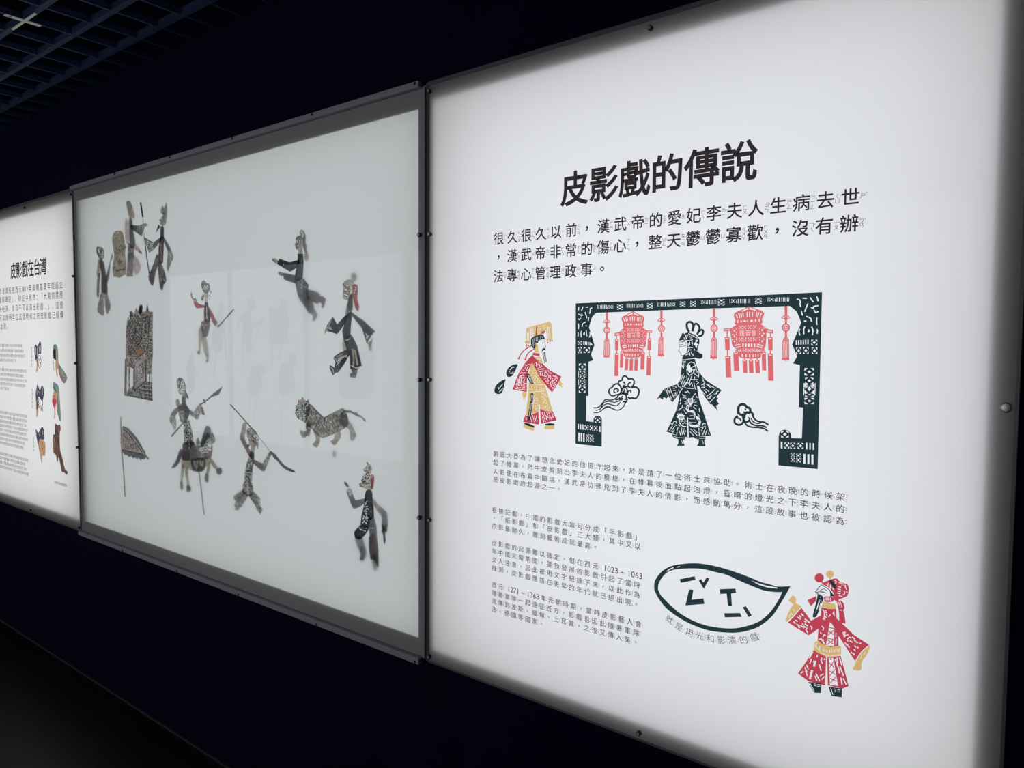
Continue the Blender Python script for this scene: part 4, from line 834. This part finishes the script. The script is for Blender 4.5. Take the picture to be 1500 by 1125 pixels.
q.part('robe_back', FAR, ('p', 'taupe', '244 690 276 716 290 820 262 830 242 800'))
q.part('leg', NEAR, ('p', 'dark', '270 812 312 856 200 1030 172 1010 165 960 175 930 158 880', 1), ('m', 'tan', 6, '180 880 250 850;190 900 270 860'), ('m', '', 4, '170 890 190 930 236 880;186 960 240 890 290 860;200 910 220 900;270 870 296 890;180 1000 196 1010'), ('p', 'dark', '122 958 150 974 190 1000 188 1022 150 1058 118 992'), ('m', '', 4, '128 976 150 1000;150 1000 156 1040'))
q.part('shoe', MID, ('p', 'shade', '326 996 390 1000 372 1080 318 1076 310 1046 334 1030'), ('m', 'grey', 6, '330 1040 366 1044;340 1060 366 1062'))
# the lion
q = Puppet('lion_puppet', 'grey-brown striped lion puppet walking, its curly-maned head raised', 'puppet', (425, 570, 11.25), (700, 950))
q.part('body', NEAR + .0011, ('p', 'taupe', '270 300 340 248 410 350 540 462 620 430 780 345 870 310 920 380 950 480 960 580 890 650 700 750 530 805 470 760 370 670 262 590 250 500', 1), ('q', 'tan', '460 480 850 380 900 600 540 770', 46, 70, 9, 4, 100), ('q', 'dark', '330 290 540 480 880 360 900 600 520 770 300 560', 42, 46, 6, 6, 70), ('m', 'dark', 14, '352 270 430 360 545 470;640 430 560 480 560 540'), ('m', '', 7, '440 420 480 470;590 470 600 520;660 520 670 560;680 620 690 670;400 600 380 640;560 600 580 640'))
q.part('head', NEAR - .0003, ('p', 'lace', '88 262 110 264 132 236 134 176 160 166 184 160 200 124 228 166 264 200 300 170 318 240 332 300 310 420 280 500 240 556 200 522 130 490 90 430 76 390 90 340'), ('p', 'rose', '140 190 180 172 250 210 250 240 160 250', 1), ('q', 'dark', '100 280 270 250 290 450 230 510 120 460', 30, 30, 7, 4), ('q', '', '100 280 300 250 300 450 230 510 120 460', 34, 26, 5, 9), ('m', 'dark', 8, '200 300 236 310 230 350 204 340 200 310'), ('c', '', 216, 326, 8))
q.part('leg', MID, ('p', 'taupe', '262 560 346 572 320 772 276 770 240 800 190 790 164 680 200 686 240 702 262 680', 1), label='raised front leg')
q.part('leg', NEAR, ('p', 'tan', '370 668 480 730 492 800 482 900 436 965 394 946 368 905 420 850 410 760', 1), ('m', 'dark', 7, '400 690 470 780;420 860 450 900;400 900 440 940'))
q.part('leg', NEAR, ('p', 'tan', '742 740 820 690 836 790 792 850 770 900 724 926 680 890 664 855 720 820', 1), ('m', 'dark', 6, '740 820 780 860;700 860 740 900'))
q.part('leg', FAR, ('p', 'taupe', '860 380 925 400 960 520 1020 590 1060 690 1088 760 1050 840 1000 850 985 780 975 680 940 640 850 610 812 520 830 440', 1), ('m', 'dark', 8, '850 430 830 520 880 600 950 630;920 420 960 540'), ('m', '', 12, '866 536 880 550;900 470 906 490'))
q.part('tail', MID, ('s', 'shade', 42, '870 350 940 368 1000 372'), ('s', 'shade', 34, '1000 372 1050 400 1100 430 1150 444'), ('c', 'shade', 1085, 405, 26), ('s', 'shade', 24, '1150 444 1200 484 1245 530'))
# the halberd warrior
q = Puppet('shadow_puppet', 'warrior puppet brandishing a long curved-blade polearm across its shoulders', 'puppet', (330, 585, 6.43), (210, 1080))
q.part('polearm', NEAR, ('s', 'rod', 9, '48 48 290 318'), ('s', 'grey', 4, '290 318 420 490'), ('p', 'shade', '424 486 446 500 470 520 520 580 570 630 640 664 658 688 600 676 540 640 490 580 456 552 440 520', 1), ('c', 'shade', 466, 534, 18))
q.part('head', NEAR + .0012, ('p', 'lace', '204 278 238 270 262 290 286 296 312 358 316 400 304 470 290 440 240 430 210 458 204 432 228 404 206 350', 1), ('p', 'skin', '240 400 290 400 274 495 242 490'), ('m', 'dark', 5, '250 330 262 350 250 370;264 370 290 380;270 400 296 420;216 300 224 340'), ('m', '', 6, '286 340 302 350 296 380;270 340 276 360;290 400 302 392;300 430 296 420'))
q.part('torso', NEAR + .0012, ('p', 'dark', '236 488 272 498 272 560 240 572 224 530'), ('p', 'lace', '218 548 268 566 256 690 248 784 180 782 180 700 202 600'), ('q', 'dark', '206 560 262 570 250 780 186 776', 26, 24, 7, 5), ('p', 'grey', '178 776 250 782 262 870 240 912 168 892 164 830', 1), ('p', 'skin', '202 800 222 800 218 900 208 900'))
q.part('arm', MID, ('p', 'brown', '226 545 200 490 140 372 152 300 165 230 196 220 196 290 182 370 232 480 256 545', 1), ('p', 'taupe', '150 320 160 240 196 222 192 310 176 350'))
q.part('arm', MID + .0012, ('p', 'brown', '244 556 272 568 350 602 372 560 420 545 400 600 365 678 330 662 262 604', 1), ('p', 'lace', '352 600 398 520 420 545 398 610 366 640'), ('p', 'brown', '400 520 420 485 446 500 432 530 412 548'))
q.part('leg', FAR, ('p', 'grey', '160 848 216 904 150 1015 110 990 70 918'), ('p', 'lace', '96 970 136 985 140 1012 120 1046 90 1042 84 992'))
q.part('leg', MID, ('p', 'grey', '218 905 262 862 326 930 330 990 300 1030'), ('p', 'lace', '300 930 326 930 330 990 350 1040 330 1084 288 1030'), ('m', 'dark', 5, '240 920 300 1020;300 960 330 1060'))
# the red-sleeved figure
q = Puppet('shadow_puppet', 'small dancing puppet in red sleeves, holding a straight stick out to the right', 'puppet', (270, 400, 8.04), (250, 1060))
q.part('head', NEAR, ('p', 'grey', '204 104 234 84 262 118 288 124 300 164 300 200 270 240 236 236 214 200 200 150', 1), ('m', '', 5, '214 190 250 140;230 200 270 146;250 200 290 160;284 206 306 200 306 230;296 240 314 256 304 290'), ('m', 'dark', 4, '290 210 312 214 312 240;292 260 306 280;286 300 300 310;220 110 226 170'), ('p', 'skin', '234 236 280 240 284 290 270 300 274 346 242 346 240 290'), ('p', 'taupe', '216 250 236 262 218 330 198 322 200 284'))
q.part('torso', NEAR, ('p', 'dark', '240 344 276 344 284 400 302 480 302 570 268 576 234 566 232 430'), ('p', 'red', '228 430 246 400 250 564 232 560'), ('m', '', 4, '262 400 264 540;270 520 280 560'))
q.part('arm', NEAR - .001, ('p', 'red', '234 380 172 362 128 326 108 350 142 412 170 412 234 404', 1), ('p', 'grey', '106 304 130 292 146 328 112 350'), ('p', 'tan', '84 224 96 270 114 308 100 316 78 280 72 250', 1))
q.part('arm', MID, ('p', 'red', '280 394 320 450 372 562 348 602 318 550 294 480', 1), ('p', 'grey', '350 566 382 560 386 590 366 626 342 604'), ('p', 'skin', '376 600 404 616 402 646 380 632'))
q.part('stick', MID, ('s', 'rod', 13, '394 638 582 424'), label='straight dark stick')
q.part('hips', MID, ('p', 'shade', '216 562 298 574 292 660 270 744 226 748 206 680 192 640 196 598', 1), ('m', 'lace', 8, '200 600 240 620 280 610;210 640 250 650'))
q.part('leg', FAR, ('p', 'tan', '178 642 216 640 226 750 204 780 192 850 184 920 166 915 166 800 164 700', 1), ('p', 'dark', '144 922 180 912 186 944 166 962 148 942'))
q.part('leg', FAR + .003, ('p', 'tan', '204 752 250 742 272 860 284 968 246 972 216 870', 1), ('p', 'shade', '246 968 284 966 280 1036 252 1062 248 1040 266 1010'))
# the mounted warrior and its horse
q = Puppet('horse_puppet', 'prancing horse puppet with dark tail and dark saddle, carried on a thin rod', 'puppet', (240, 540, 5.115), (300, 1095))
q.part('body', .0160, ('p', 'ochre', '134 668 200 690 340 655 352 700 310 742 240 772 205 762 170 742 134 744', 1), ('p', '', '208 686 298 674 302 738 284 768 228 766 214 744'))
q.part('neck_and_head', .0140, ('p', 'grey', '240 540 258 518 280 556 344 472 376 500 386 548 366 562 356 600 362 640 340 672 250 672', 1), ('q', '', '260 570 350 500 360 560 350 650 262 660', 20, 18, 4, 7), ('m', '', 8, '330 580 346 570 350 590;334 600 350 610'), ('m', 'red', 5, '330 640 360 620 360 580'))
q.part('mane', .019, ('p', 'dark', '272 562 300 470 316 428 346 440 350 480 312 560 282 592', 1))
q.part('tail', .017, ('p', 'dark', '136 598 130 670 92 735 54 742 90 690 112 620', 1))
q.part('saddle', .0148, ('p', 'dark', '204 682 300 670 306 740 286 772 226 770 210 744', 1), ('m', 'ochre', 8, '226 690 232 730 246 744 250 690;270 690 274 720 288 726 292 690'))
for Y, l, h in ((.0205, '130 730 154 726 138 850 124 852', '120 848 138 850 142 900 126 910'), (.0165, '158 742 182 740 182 800 192 874 176 876 160 800', '172 870 196 880 202 914 170 920'), (.0205, '330 712 350 700 334 792 314 790', '310 786 334 798 328 855 306 840'), (.0165, '345 672 364 684 408 745 395 762 354 716', '402 742 428 745 434 780 412 798 390 772')):
    q.part('leg', Y, ('p', 'ochre', l, 1)); q.part('hoof', Y + .003, ('p', 'dark', h, 1))
q.part('rod', .018, ('s', 'rod', 7, '262 770 282 930 300 1095'))
q = Puppet('shadow_puppet', 'warrior puppet riding the horse, lifting a broad sword up to the right', 'puppet', (240, 540, 5.115), (190, 680))
q.part('head', NEAR, ('p', 'lace', '98 80 126 64 150 86 164 130 166 170 188 222 160 224 140 204 112 182 98 124', 1), ('m', 'dark', 5, '110 84 140 80;160 170 184 220;110 120 120 160;166 176 160 200'), ('q', '', '104 90 150 90 160 170 140 196 110 170', 18, 14, 4, 3))
q.part('torso', NEAR, ('p', 'dark', '136 206 162 222 164 262 184 292 190 345 166 402 150 402 130 300 134 262', 1), ('p', 'taupe', '108 270 134 262 150 330 150 400 128 402 110 340'), ('p', 'taupe', '88 236 110 226 122 280 112 300 92 270', 1))
q.part('armour_skirt', NEAR - .001, ('p', 'lace', '146 402 188 380 206 440 226 560 200 600 150 560'), ('q', 'dark', '150 410 190 400 216 550 156 550', 18, 14, 5, 5))
q.part('robe', MID, ('p', 'plum', '146 556 226 548 244 640 252 682 180 692 134 680 140 600', 1), ('p', 'shade', '190 560 226 550 250 680 200 688'), ('m', 'tan', 6, '190 550 190 600'))
q.part('arm', MID, ('p', 'shade', '146 268 80 300 50 350 62 360 86 354 110 320 156 306', 1), ('p', 'lace', '48 350 86 352 92 440 76 458 60 420 44 396', 1))
q.part('spear', MID, ('s', 'rod', 10, '150 398 56 508'))
q.part('arm', MID, ('p', 'shade', '160 286 188 300 224 330 236 372 204 352 160 312'), ('p', 'lace', '218 330 270 258 282 290 262 372 240 380 216 352', 1))
q.part('sword', NEAR, ('p', 'shade', '268 270 300 248 382 176 418 150 436 132 430 160 410 196 360 212 312 250 286 268'), ('p', 'shade', '290 226 306 232 314 262 302 262'), ('p', 'brown', '278 284 290 284 308 350 284 344'))
# the hatted general at lower right
q = Puppet('shadow_puppet', 'tall-capped dark puppet at lower right, one knee raised, a dagger in each hand', 'puppet', (495, 665, 6.43), (300, 1090))
q.part('head', NEAR, ('p', 'skin', '240 140 262 120 286 96 314 110 320 150 306 190 342 206 330 332 270 334 236 318 206 310 200 280 226 262 232 210 262 186 248 160', 1), ('q', 'dark', '250 130 310 110 316 160 300 200 300 300 220 306 214 280', 20, 18, 5, 4), ('q', '', '250 130 310 110 310 300 220 300', 24, 14, 5, 8), ('m', 'dark', 5, '206 282 214 300 240 312;222 246 240 270 256 262;276 86 284 100'), ('p', 'red', '302 240 342 204 330 280 328 330 308 328 312 270'), ('c', 'dark', 276, 84, 6))
q.part('torso', NEAR, ('p', 'dark', '265 344 318 344 326 420 340 590 300 622 290 690 220 690 218 600 246 480 250 430', 1), ('q', '', '256 450 290 440 280 660 226 670 230 590', 22, 20, 5, 6))
q.part('tunic', MID, ('p', 'shade', '290 600 338 584 364 690 366 790 300 780 290 700'), ('m', 'grey', 8, '300 640 350 640;300 700 356 700'), ('m', 'rose', 6, '304 774 362 776'))
q.part('arm', MID, ('p', 'shade', '262 414 165 436 132 350 112 322 80 346 96 400 126 480 158 516 246 470', 1), ('p', 'lace', '80 346 112 320 140 370 110 400'), ('p', 'dark', '58 260 80 270 102 304 92 318 64 286', 1))
q.part('arm', FAR, ('p', 'taupe', '316 404 380 480 440 530 410 590 340 490', 1), ('p', 'shade', '400 520 452 540 466 600 466 690 446 752 414 742 412 600', 1))
q.part('cuff', NEAR, ('p', 'lace', '412 660 466 670 462 730 440 754 414 744'), ('p', 'shade', '424 750 444 756 452 810 438 854 428 820'))
q.part('leg', NEAR, ('p', 'dark', '226 664 290 690 270 742 215 802 165 792 153 736 190 690', 1), ('m', '', 4, '200 690 220 720;216 710 264 730;230 690 270 700'))
q.part('shin', DEEP, ('p', 'shade', '158 776 226 786 244 840 266 910 266 950 238 1010 204 1000 214 940 178 870', 1))
q.part('greave', MID, ('p', 'grey', '196 870 240 880 256 960 236 1004 206 1000 214 940'), ('q', '', '200 880 240 890 250 980 214 990', 18, 14, 4, 2))
q.part('leg', MID, ('p', 'plum', '290 780 366 780 384 1050 366 1052 330 990 304 992', 1))
q.part('foot', DEEP + .006, ('p', 'shade', '314 960 366 960 366 1090 332 1086', 1))
# figures at upper left
O = (130, 280, 5.77)
q = Puppet('shadow_puppet', 'slender puppet at far left of the case, left of the tan scroll-topped panel', 'puppet', O, (120, 1050))
q.part('head', NEAR, ('p', 'grey', '65 476 90 470 120 484 130 540 112 584 84 564 66 520', 1), ('m', '', 5, '112 510 118 540;108 560 120 550;80 490 90 520'), ('m', 'dark', 4, '70 490 76 540;104 500 112 530'))
q.part('robe', MID, ('p', 'plum', '86 586 122 590 148 720 158 880 106 880 106 700', 1), ('p', 'taupe', '104 860 160 880 184 980 156 1040 140 990 132 920 126 1052 100 1040 70 1010 90 910', 1), ('m', '', 6, '130 900 132 1000'))
q.part('arm', MID, ('p', 'ochre', '80 570 98 600 94 700 70 712 64 700'), ('p', 'brown', '74 700 98 690 90 780 86 880 80 906 66 880 68 780'))
q.part('arm', MID + .001, ('p', 'brown', '194 528 202 556 182 610 172 720 150 790 140 750 164 650 186 570', 1))
q = Puppet('scenery_panel', 'tan round-topped patterned upright panel between two puppets at upper left', 'puppet scenery', O, (260, 720))
q.part('panel', NEAR, ('p', 'ochre', '198 390 214 346 254 332 286 350 296 390 306 450 316 480 306 520 312 704 208 722 205 600 214 540 200 440', 1), ('q', 'brown', '206 400 250 345 290 370 300 500 300 620 212 630 216 540', 20, 16, 4, 2), ('q', 'skin', '210 400 250 350 286 370 300 620 212 620', 24, 16, 4, 5), ('m', 'plum', 7, '230 672 306 660;232 662 234 680'), ('c', 'brown', 262, 600, 16))
q = Puppet('shadow_puppet', 'puppet in grey-green jacket raising a thin staff, right of the tan panel', 'puppet', O, (350, 720))
q.part('head', MID, ('p', 'tan', '315 92 346 84 364 120 388 200 382 232 344 226 326 160', 1), ('q', 'brown', '330 110 360 120 380 210 345 210', 16, 12, 4, 3))
q.part('torso', MID + .001, ('p', 'teal', '340 230 366 244 374 330 392 420 380 482 350 474 344 380', 1))
q.part('cape', FAR, ('p', 'rose', '308 234 336 260 342 420 312 440 303 340', 1))
q.part('sleeve', NEAR, ('p', 'teal', '350 284 416 290 410 356 356 322'), ('p', 'taupe', '414 290 480 270 502 284 470 302 448 384 408 356'), ('m', 'dark', 4, '420 300 424 350;440 290 440 370'))
q.part('arm', MID, ('p', 'rose', '380 420 430 490 410 506 374 482'), ('p', 'brown', '424 486 450 520 444 532 416 512'))
q.part('skirt', MID, ('p', 'taupe', '330 430 386 480 374 560 374 722 316 722 326 560'), ('p', 'teal', '336 520 380 516 384 570 340 570'))
q.part('leg', FAR, ('p', 'rose', '386 540 440 630 410 704 388 700 374 620', 1))
q.part('staff', NEAR, ('s', 'rod', 12, '438 94 456 218'), ('s', 'skin', 5, '457 220 468 390'))
q = Puppet('shadow_puppet', 'bearded puppet in long spotted robe holding a rod, rightmost of the upper-left four', 'puppet', O, (580, 830))
q.part('head', MID, ('p', 'taupe', '606 160 624 122 634 150 656 92 662 180 654 262 628 292 598 270 606 230 626 210 612 184', 1), ('m', 'dark', 5, '624 130 630 160;600 240 612 270'), ('m', '', 5, '606 236 616 230;598 256 610 262'))
q.part('beard', NEAR, ('p', 'dark', '588 282 608 300 566 352'))
q.part('robe', NEAR, ('p', 'plum', '608 300 632 300 634 380 628 600 594 600 590 480 604 380', 1), ('q', 'rose', '600 400 626 400 620 590 594 580', 16, 10, 4, 3))
q.part('sleeve', NEAR - .001, ('p', 'shade', '622 376 550 432 560 482 614 410'), ('p', 'grey', '552 436 468 388 480 440 510 522 562 484'), ('q', '', '480 400 548 440 548 480 510 510', 16, 10, 3, 3))
q.part('sleeve', MID, ('p', 'shade', '626 376 680 460 696 500 668 510 620 400'), ('p', 'grey', '668 506 696 496 716 560 666 682 658 640'), ('q', '', '670 510 694 506 708 560 668 640', 16, 10, 3, 3))
q.part('leg', MID, ('p', 'plum', '574 530 594 580 562 700 544 796 520 780 504 716 545 620', 1), ('q', 'rose', '570 550 586 590 550 700 516 740', 16, 10, 4, 3))
q.part('leg', MID + .001, ('p', 'plum', '588 588 626 640 656 750 632 790 626 832 604 826 586 680', 1), ('q', 'rose', '596 600 620 640 646 750 606 800', 16, 10, 4, 5))
q.part('rod', NEAR, ('s', 'rod', 7, '470 390 490 560 512 700'))
# palace
q = Puppet('palace_scenery', 'tall reddish-brown palace cut-out with open doorway and dark stone steps', 'puppet scenery', (175, 435, 7.03), (200, 1072))
q.part('facade', NEAR, ('p', 'taupe', '50 1015 68 640 64 560 66 370 80 240 104 232 106 150 140 154 150 180 170 112 196 150 206 95 236 92 234 152 272 150 284 76 300 150 344 154 340 400 344 560 334 730 340 1072'), ('p', '', '152 970 268 872 334 884 336 1060 90 1010'),
       ('q', 'brown', '80 300 220 230 240 400 230 600 80 620', 22, 22, 6, 4), ('q', 'skin', '80 300 330 230 330 650 80 640', 26, 18, 5, 9), ('q', 'dark', '80 180 330 180 330 640 80 640', 26, 20, 5, 2), ('p', 'dark', '262 200 312 200 306 370 262 370'), ('q', 'skin', '266 210 306 210 302 366 268 366', 16, 12, 4, 2),
       ('m', 'dark', 5, '84 300 130 240 230 300 226 430 170 390 100 460;176 420 120 470'), ('p', 'orange', '214 516 242 560 200 622 174 584'), ('p', 'orange', '278 168 306 160 304 182 276 186'), ('p', '', '80 716 102 730 92 950 74 976'), ('p', '', '112 724 142 740 140 920 104 940'), ('m', 'taupe', 8, '96 720 100 930'),
       ('p', 'rose', '150 960 160 700 268 560 268 860'), ('p', 'grey', '170 880 176 730 240 660 238 830'), ('q', '', '176 740 236 680 234 830 174 870', 16, 12, 4, 3), ('m', 'dark', 6, '148 966 270 866 268 640;170 640 268 552;158 890 170 870'), ('p', '', '286 800 304 790 304 876 288 876'), ('p', '', '314 790 326 796 326 878 316 878'), ('m', 'brown', 6, '60 640 54 1010;150 700 148 960;310 760 310 880'))
q.part('roof_ornament', MID, ('p', 'dark', '196 150 206 84 236 86 234 150 214 180', 1), ('p', 'brown', '276 150 286 72 300 150'), ('p', 'grey', '106 152 128 146 140 200 112 210'))
q.part('steps', NEAR - .0011, ('p', 'grey', '148 968 270 868 336 880 340 1070 72 1012'), ('m', 'dark', 5, '190 950 330 975;160 972 338 1020;110 994 338 1050;200 940 230 1040;250 900 270 1050;300 880 306 1060'), ('m', 'skin', 4, '190 940 336 960;230 904 336 920;150 980 338 1002;110 1000 338 1040'))
# flag
q = Puppet('flag_prop', 'pink triangular fringed banner on a long thin pole, lower left of the case', 'flag', (165, 600, 8.33), (150, 1065))
q.part('pole', MID, ('s', 'brown', 13, '100 170 104 400 114 560 134 760 150 1065'), ('s', 'ochre', 16, '100 90 100 190'))
q.part('cloth', NEAR, ('p', 'rose', '106 216 160 232 270 345 400 545 120 504'), ('q', 'ochre', '120 250 180 270 340 500 130 480', 30, 26, 6, 3), ('q', 'brown', '120 250 180 270 340 500 130 480', 26, 20, 6, 6), ('m', 'dark', 7, '130 240 200 300 360 520;118 490 370 546'))
q.part('fringe', MID, ('p', 'shade', '124 200 190 226 200 240 250 290 262 300 300 350 318 380 340 420 360 460 400 520 398 545 445 598 436 614 400 586 384 612 350 600 345 628 320 592 290 604 280 586 240 592 230 570 190 578 180 556 150 556 118 520 116 500 390 548 350 480 262 346 160 236 116 220'))
q = Puppet('hanging_peg', 'blurred grey peg below the lion puppet', 'peg', (425, 570, 11.25), (720, 1080))
q.part('peg', DEEP + .012, ('p', 'shade', '696 1010 742 1012 742 1128 700 1124'))

# ---------------------------------------------------------------- dark roundel stuck on the wall
M_ROUND = principled('black_gloss_print', (.0015, .0015, .003), .25, spec=.4, noise=.05)
a = Art(610, 970, 16.07)
E_ = lambda col, rx, ry: a.c(col, 430, 620, rx, ry, 40, .35)
a.add('r', [(425 + 255 * math.cos(t) + 60 * math.sin(t) * 0 , 615 + 345 * math.sin(t) + 90 * math.cos(t)) for t in [k * math.pi / 24 for k in range(48)]])
a.add('', [(425 + 225 * math.cos(t), 615 + 305 * math.sin(t) + 80 * math.cos(t)) for t in [k * math.pi / 24 for k in range(48)]])
a.curve('r', 34, '330 400 360 480 330 580 260 600').curve('r', 40, '260 700 380 600 480 580 540 500 600 460 560 400').curve('r', 44, '330 740 340 700 420 640 500 660 560 740 480 800 380 800').curve('r', 26, '470 500 500 560 580 580').curve('r', 26, '280 470 250 560 270 610')
o = a.build('wall_emblem', None, -.0008, 0, {'r': M_ROUND})
tag(o, 'faint black round emblem on the navy wall below the panel joint', 'emblem')

# ---------------------------------------------------------------- rod puppets standing before the panels across the corridor (seen mirrored)
M_SIL = principled('rod_puppet_hide', (.10, .10, .10), .7)
def mirrored(px, py, Y): return at(px, py, -Y)
def rod_puppet(label, poly, rods):
    a = Art(270, 320, 4.326); a.p('k', a.smc(poly, 3)); pl = a.ops[0][1]
    x, z = mirrored(sum(p[0] for p in pl) / len(pl), max(p[1] for p in pl), -2.40)
    root = empty('rod_puppet', (x, -2.40, z), label, 'puppet', 'rod puppets across the corridor')
    a.build('figure', root, -2.405, .002, {'k': M_SIL}, mirrored)
    for r in rods:
        a = Art(270, 320, 4.326); a.s_('k', 6, r); a.build('rod', root, -2.40, .002, {'k': M_SIL}, mirrored)
rod_puppet('mirrored silhouette of a thin rod puppet, left of three upper ones', '235 530 220 580 190 700 180 800 210 850 240 840 250 760 262 700 250 640 256 580', ['205 840 195 1000', '262 690 275 1000'])
rod_puppet('mirrored silhouette of a rod puppet with bent arms in the middle', '402 520 430 508 458 530 450 570 428 590 430 640 450 670 500 636 514 644 455 690 436 700 430 800 440 840 400 845 392 790 366 800 376 700 378 640 345 690 342 660 380 590 412 570', ['378 790 372 980', '500 650 410 860'])
rod_puppet('mirrored silhouette of the broad seated rod puppet at upper right', '540 560 575 570 606 560 612 520 632 508 656 530 652 580 672 640 664 700 668 760 660 790 552 794 546 700 532 660 546 620', ['566 790 560 930', '622 790 600 900'])
rod_puppet('mirrored silhouette of a small rod puppet, lowest at left', '50 845 34 900 12 960 30 1000 24 1090 60 1098 74 1040 70 980 104 1030 70 940 66 880', [])
rod_puppet('mirrored silhouette of a bowing rod puppet in the lower row', '430 950 480 920 516 940 520 980 490 985 500 1050 480 1110 420 1110 412 1040', ['430 1100 400 1400', '470 1100 440 1300'])
rod_puppet('mirrored silhouette of a broad-hatted rod puppet in the lower row', '620 920 660 910 676 862 706 860 716 910 700 940 700 1000 710 1060 690 1110 606 1110 606 1000', ['630 1110 620 1420'])
rod_puppet('mirrored silhouette of a wide curtain-like figure at right', '1000 880 1060 860 1190 830 1215 880 1200 960 1200 1120 1100 1140 990 1120', [])
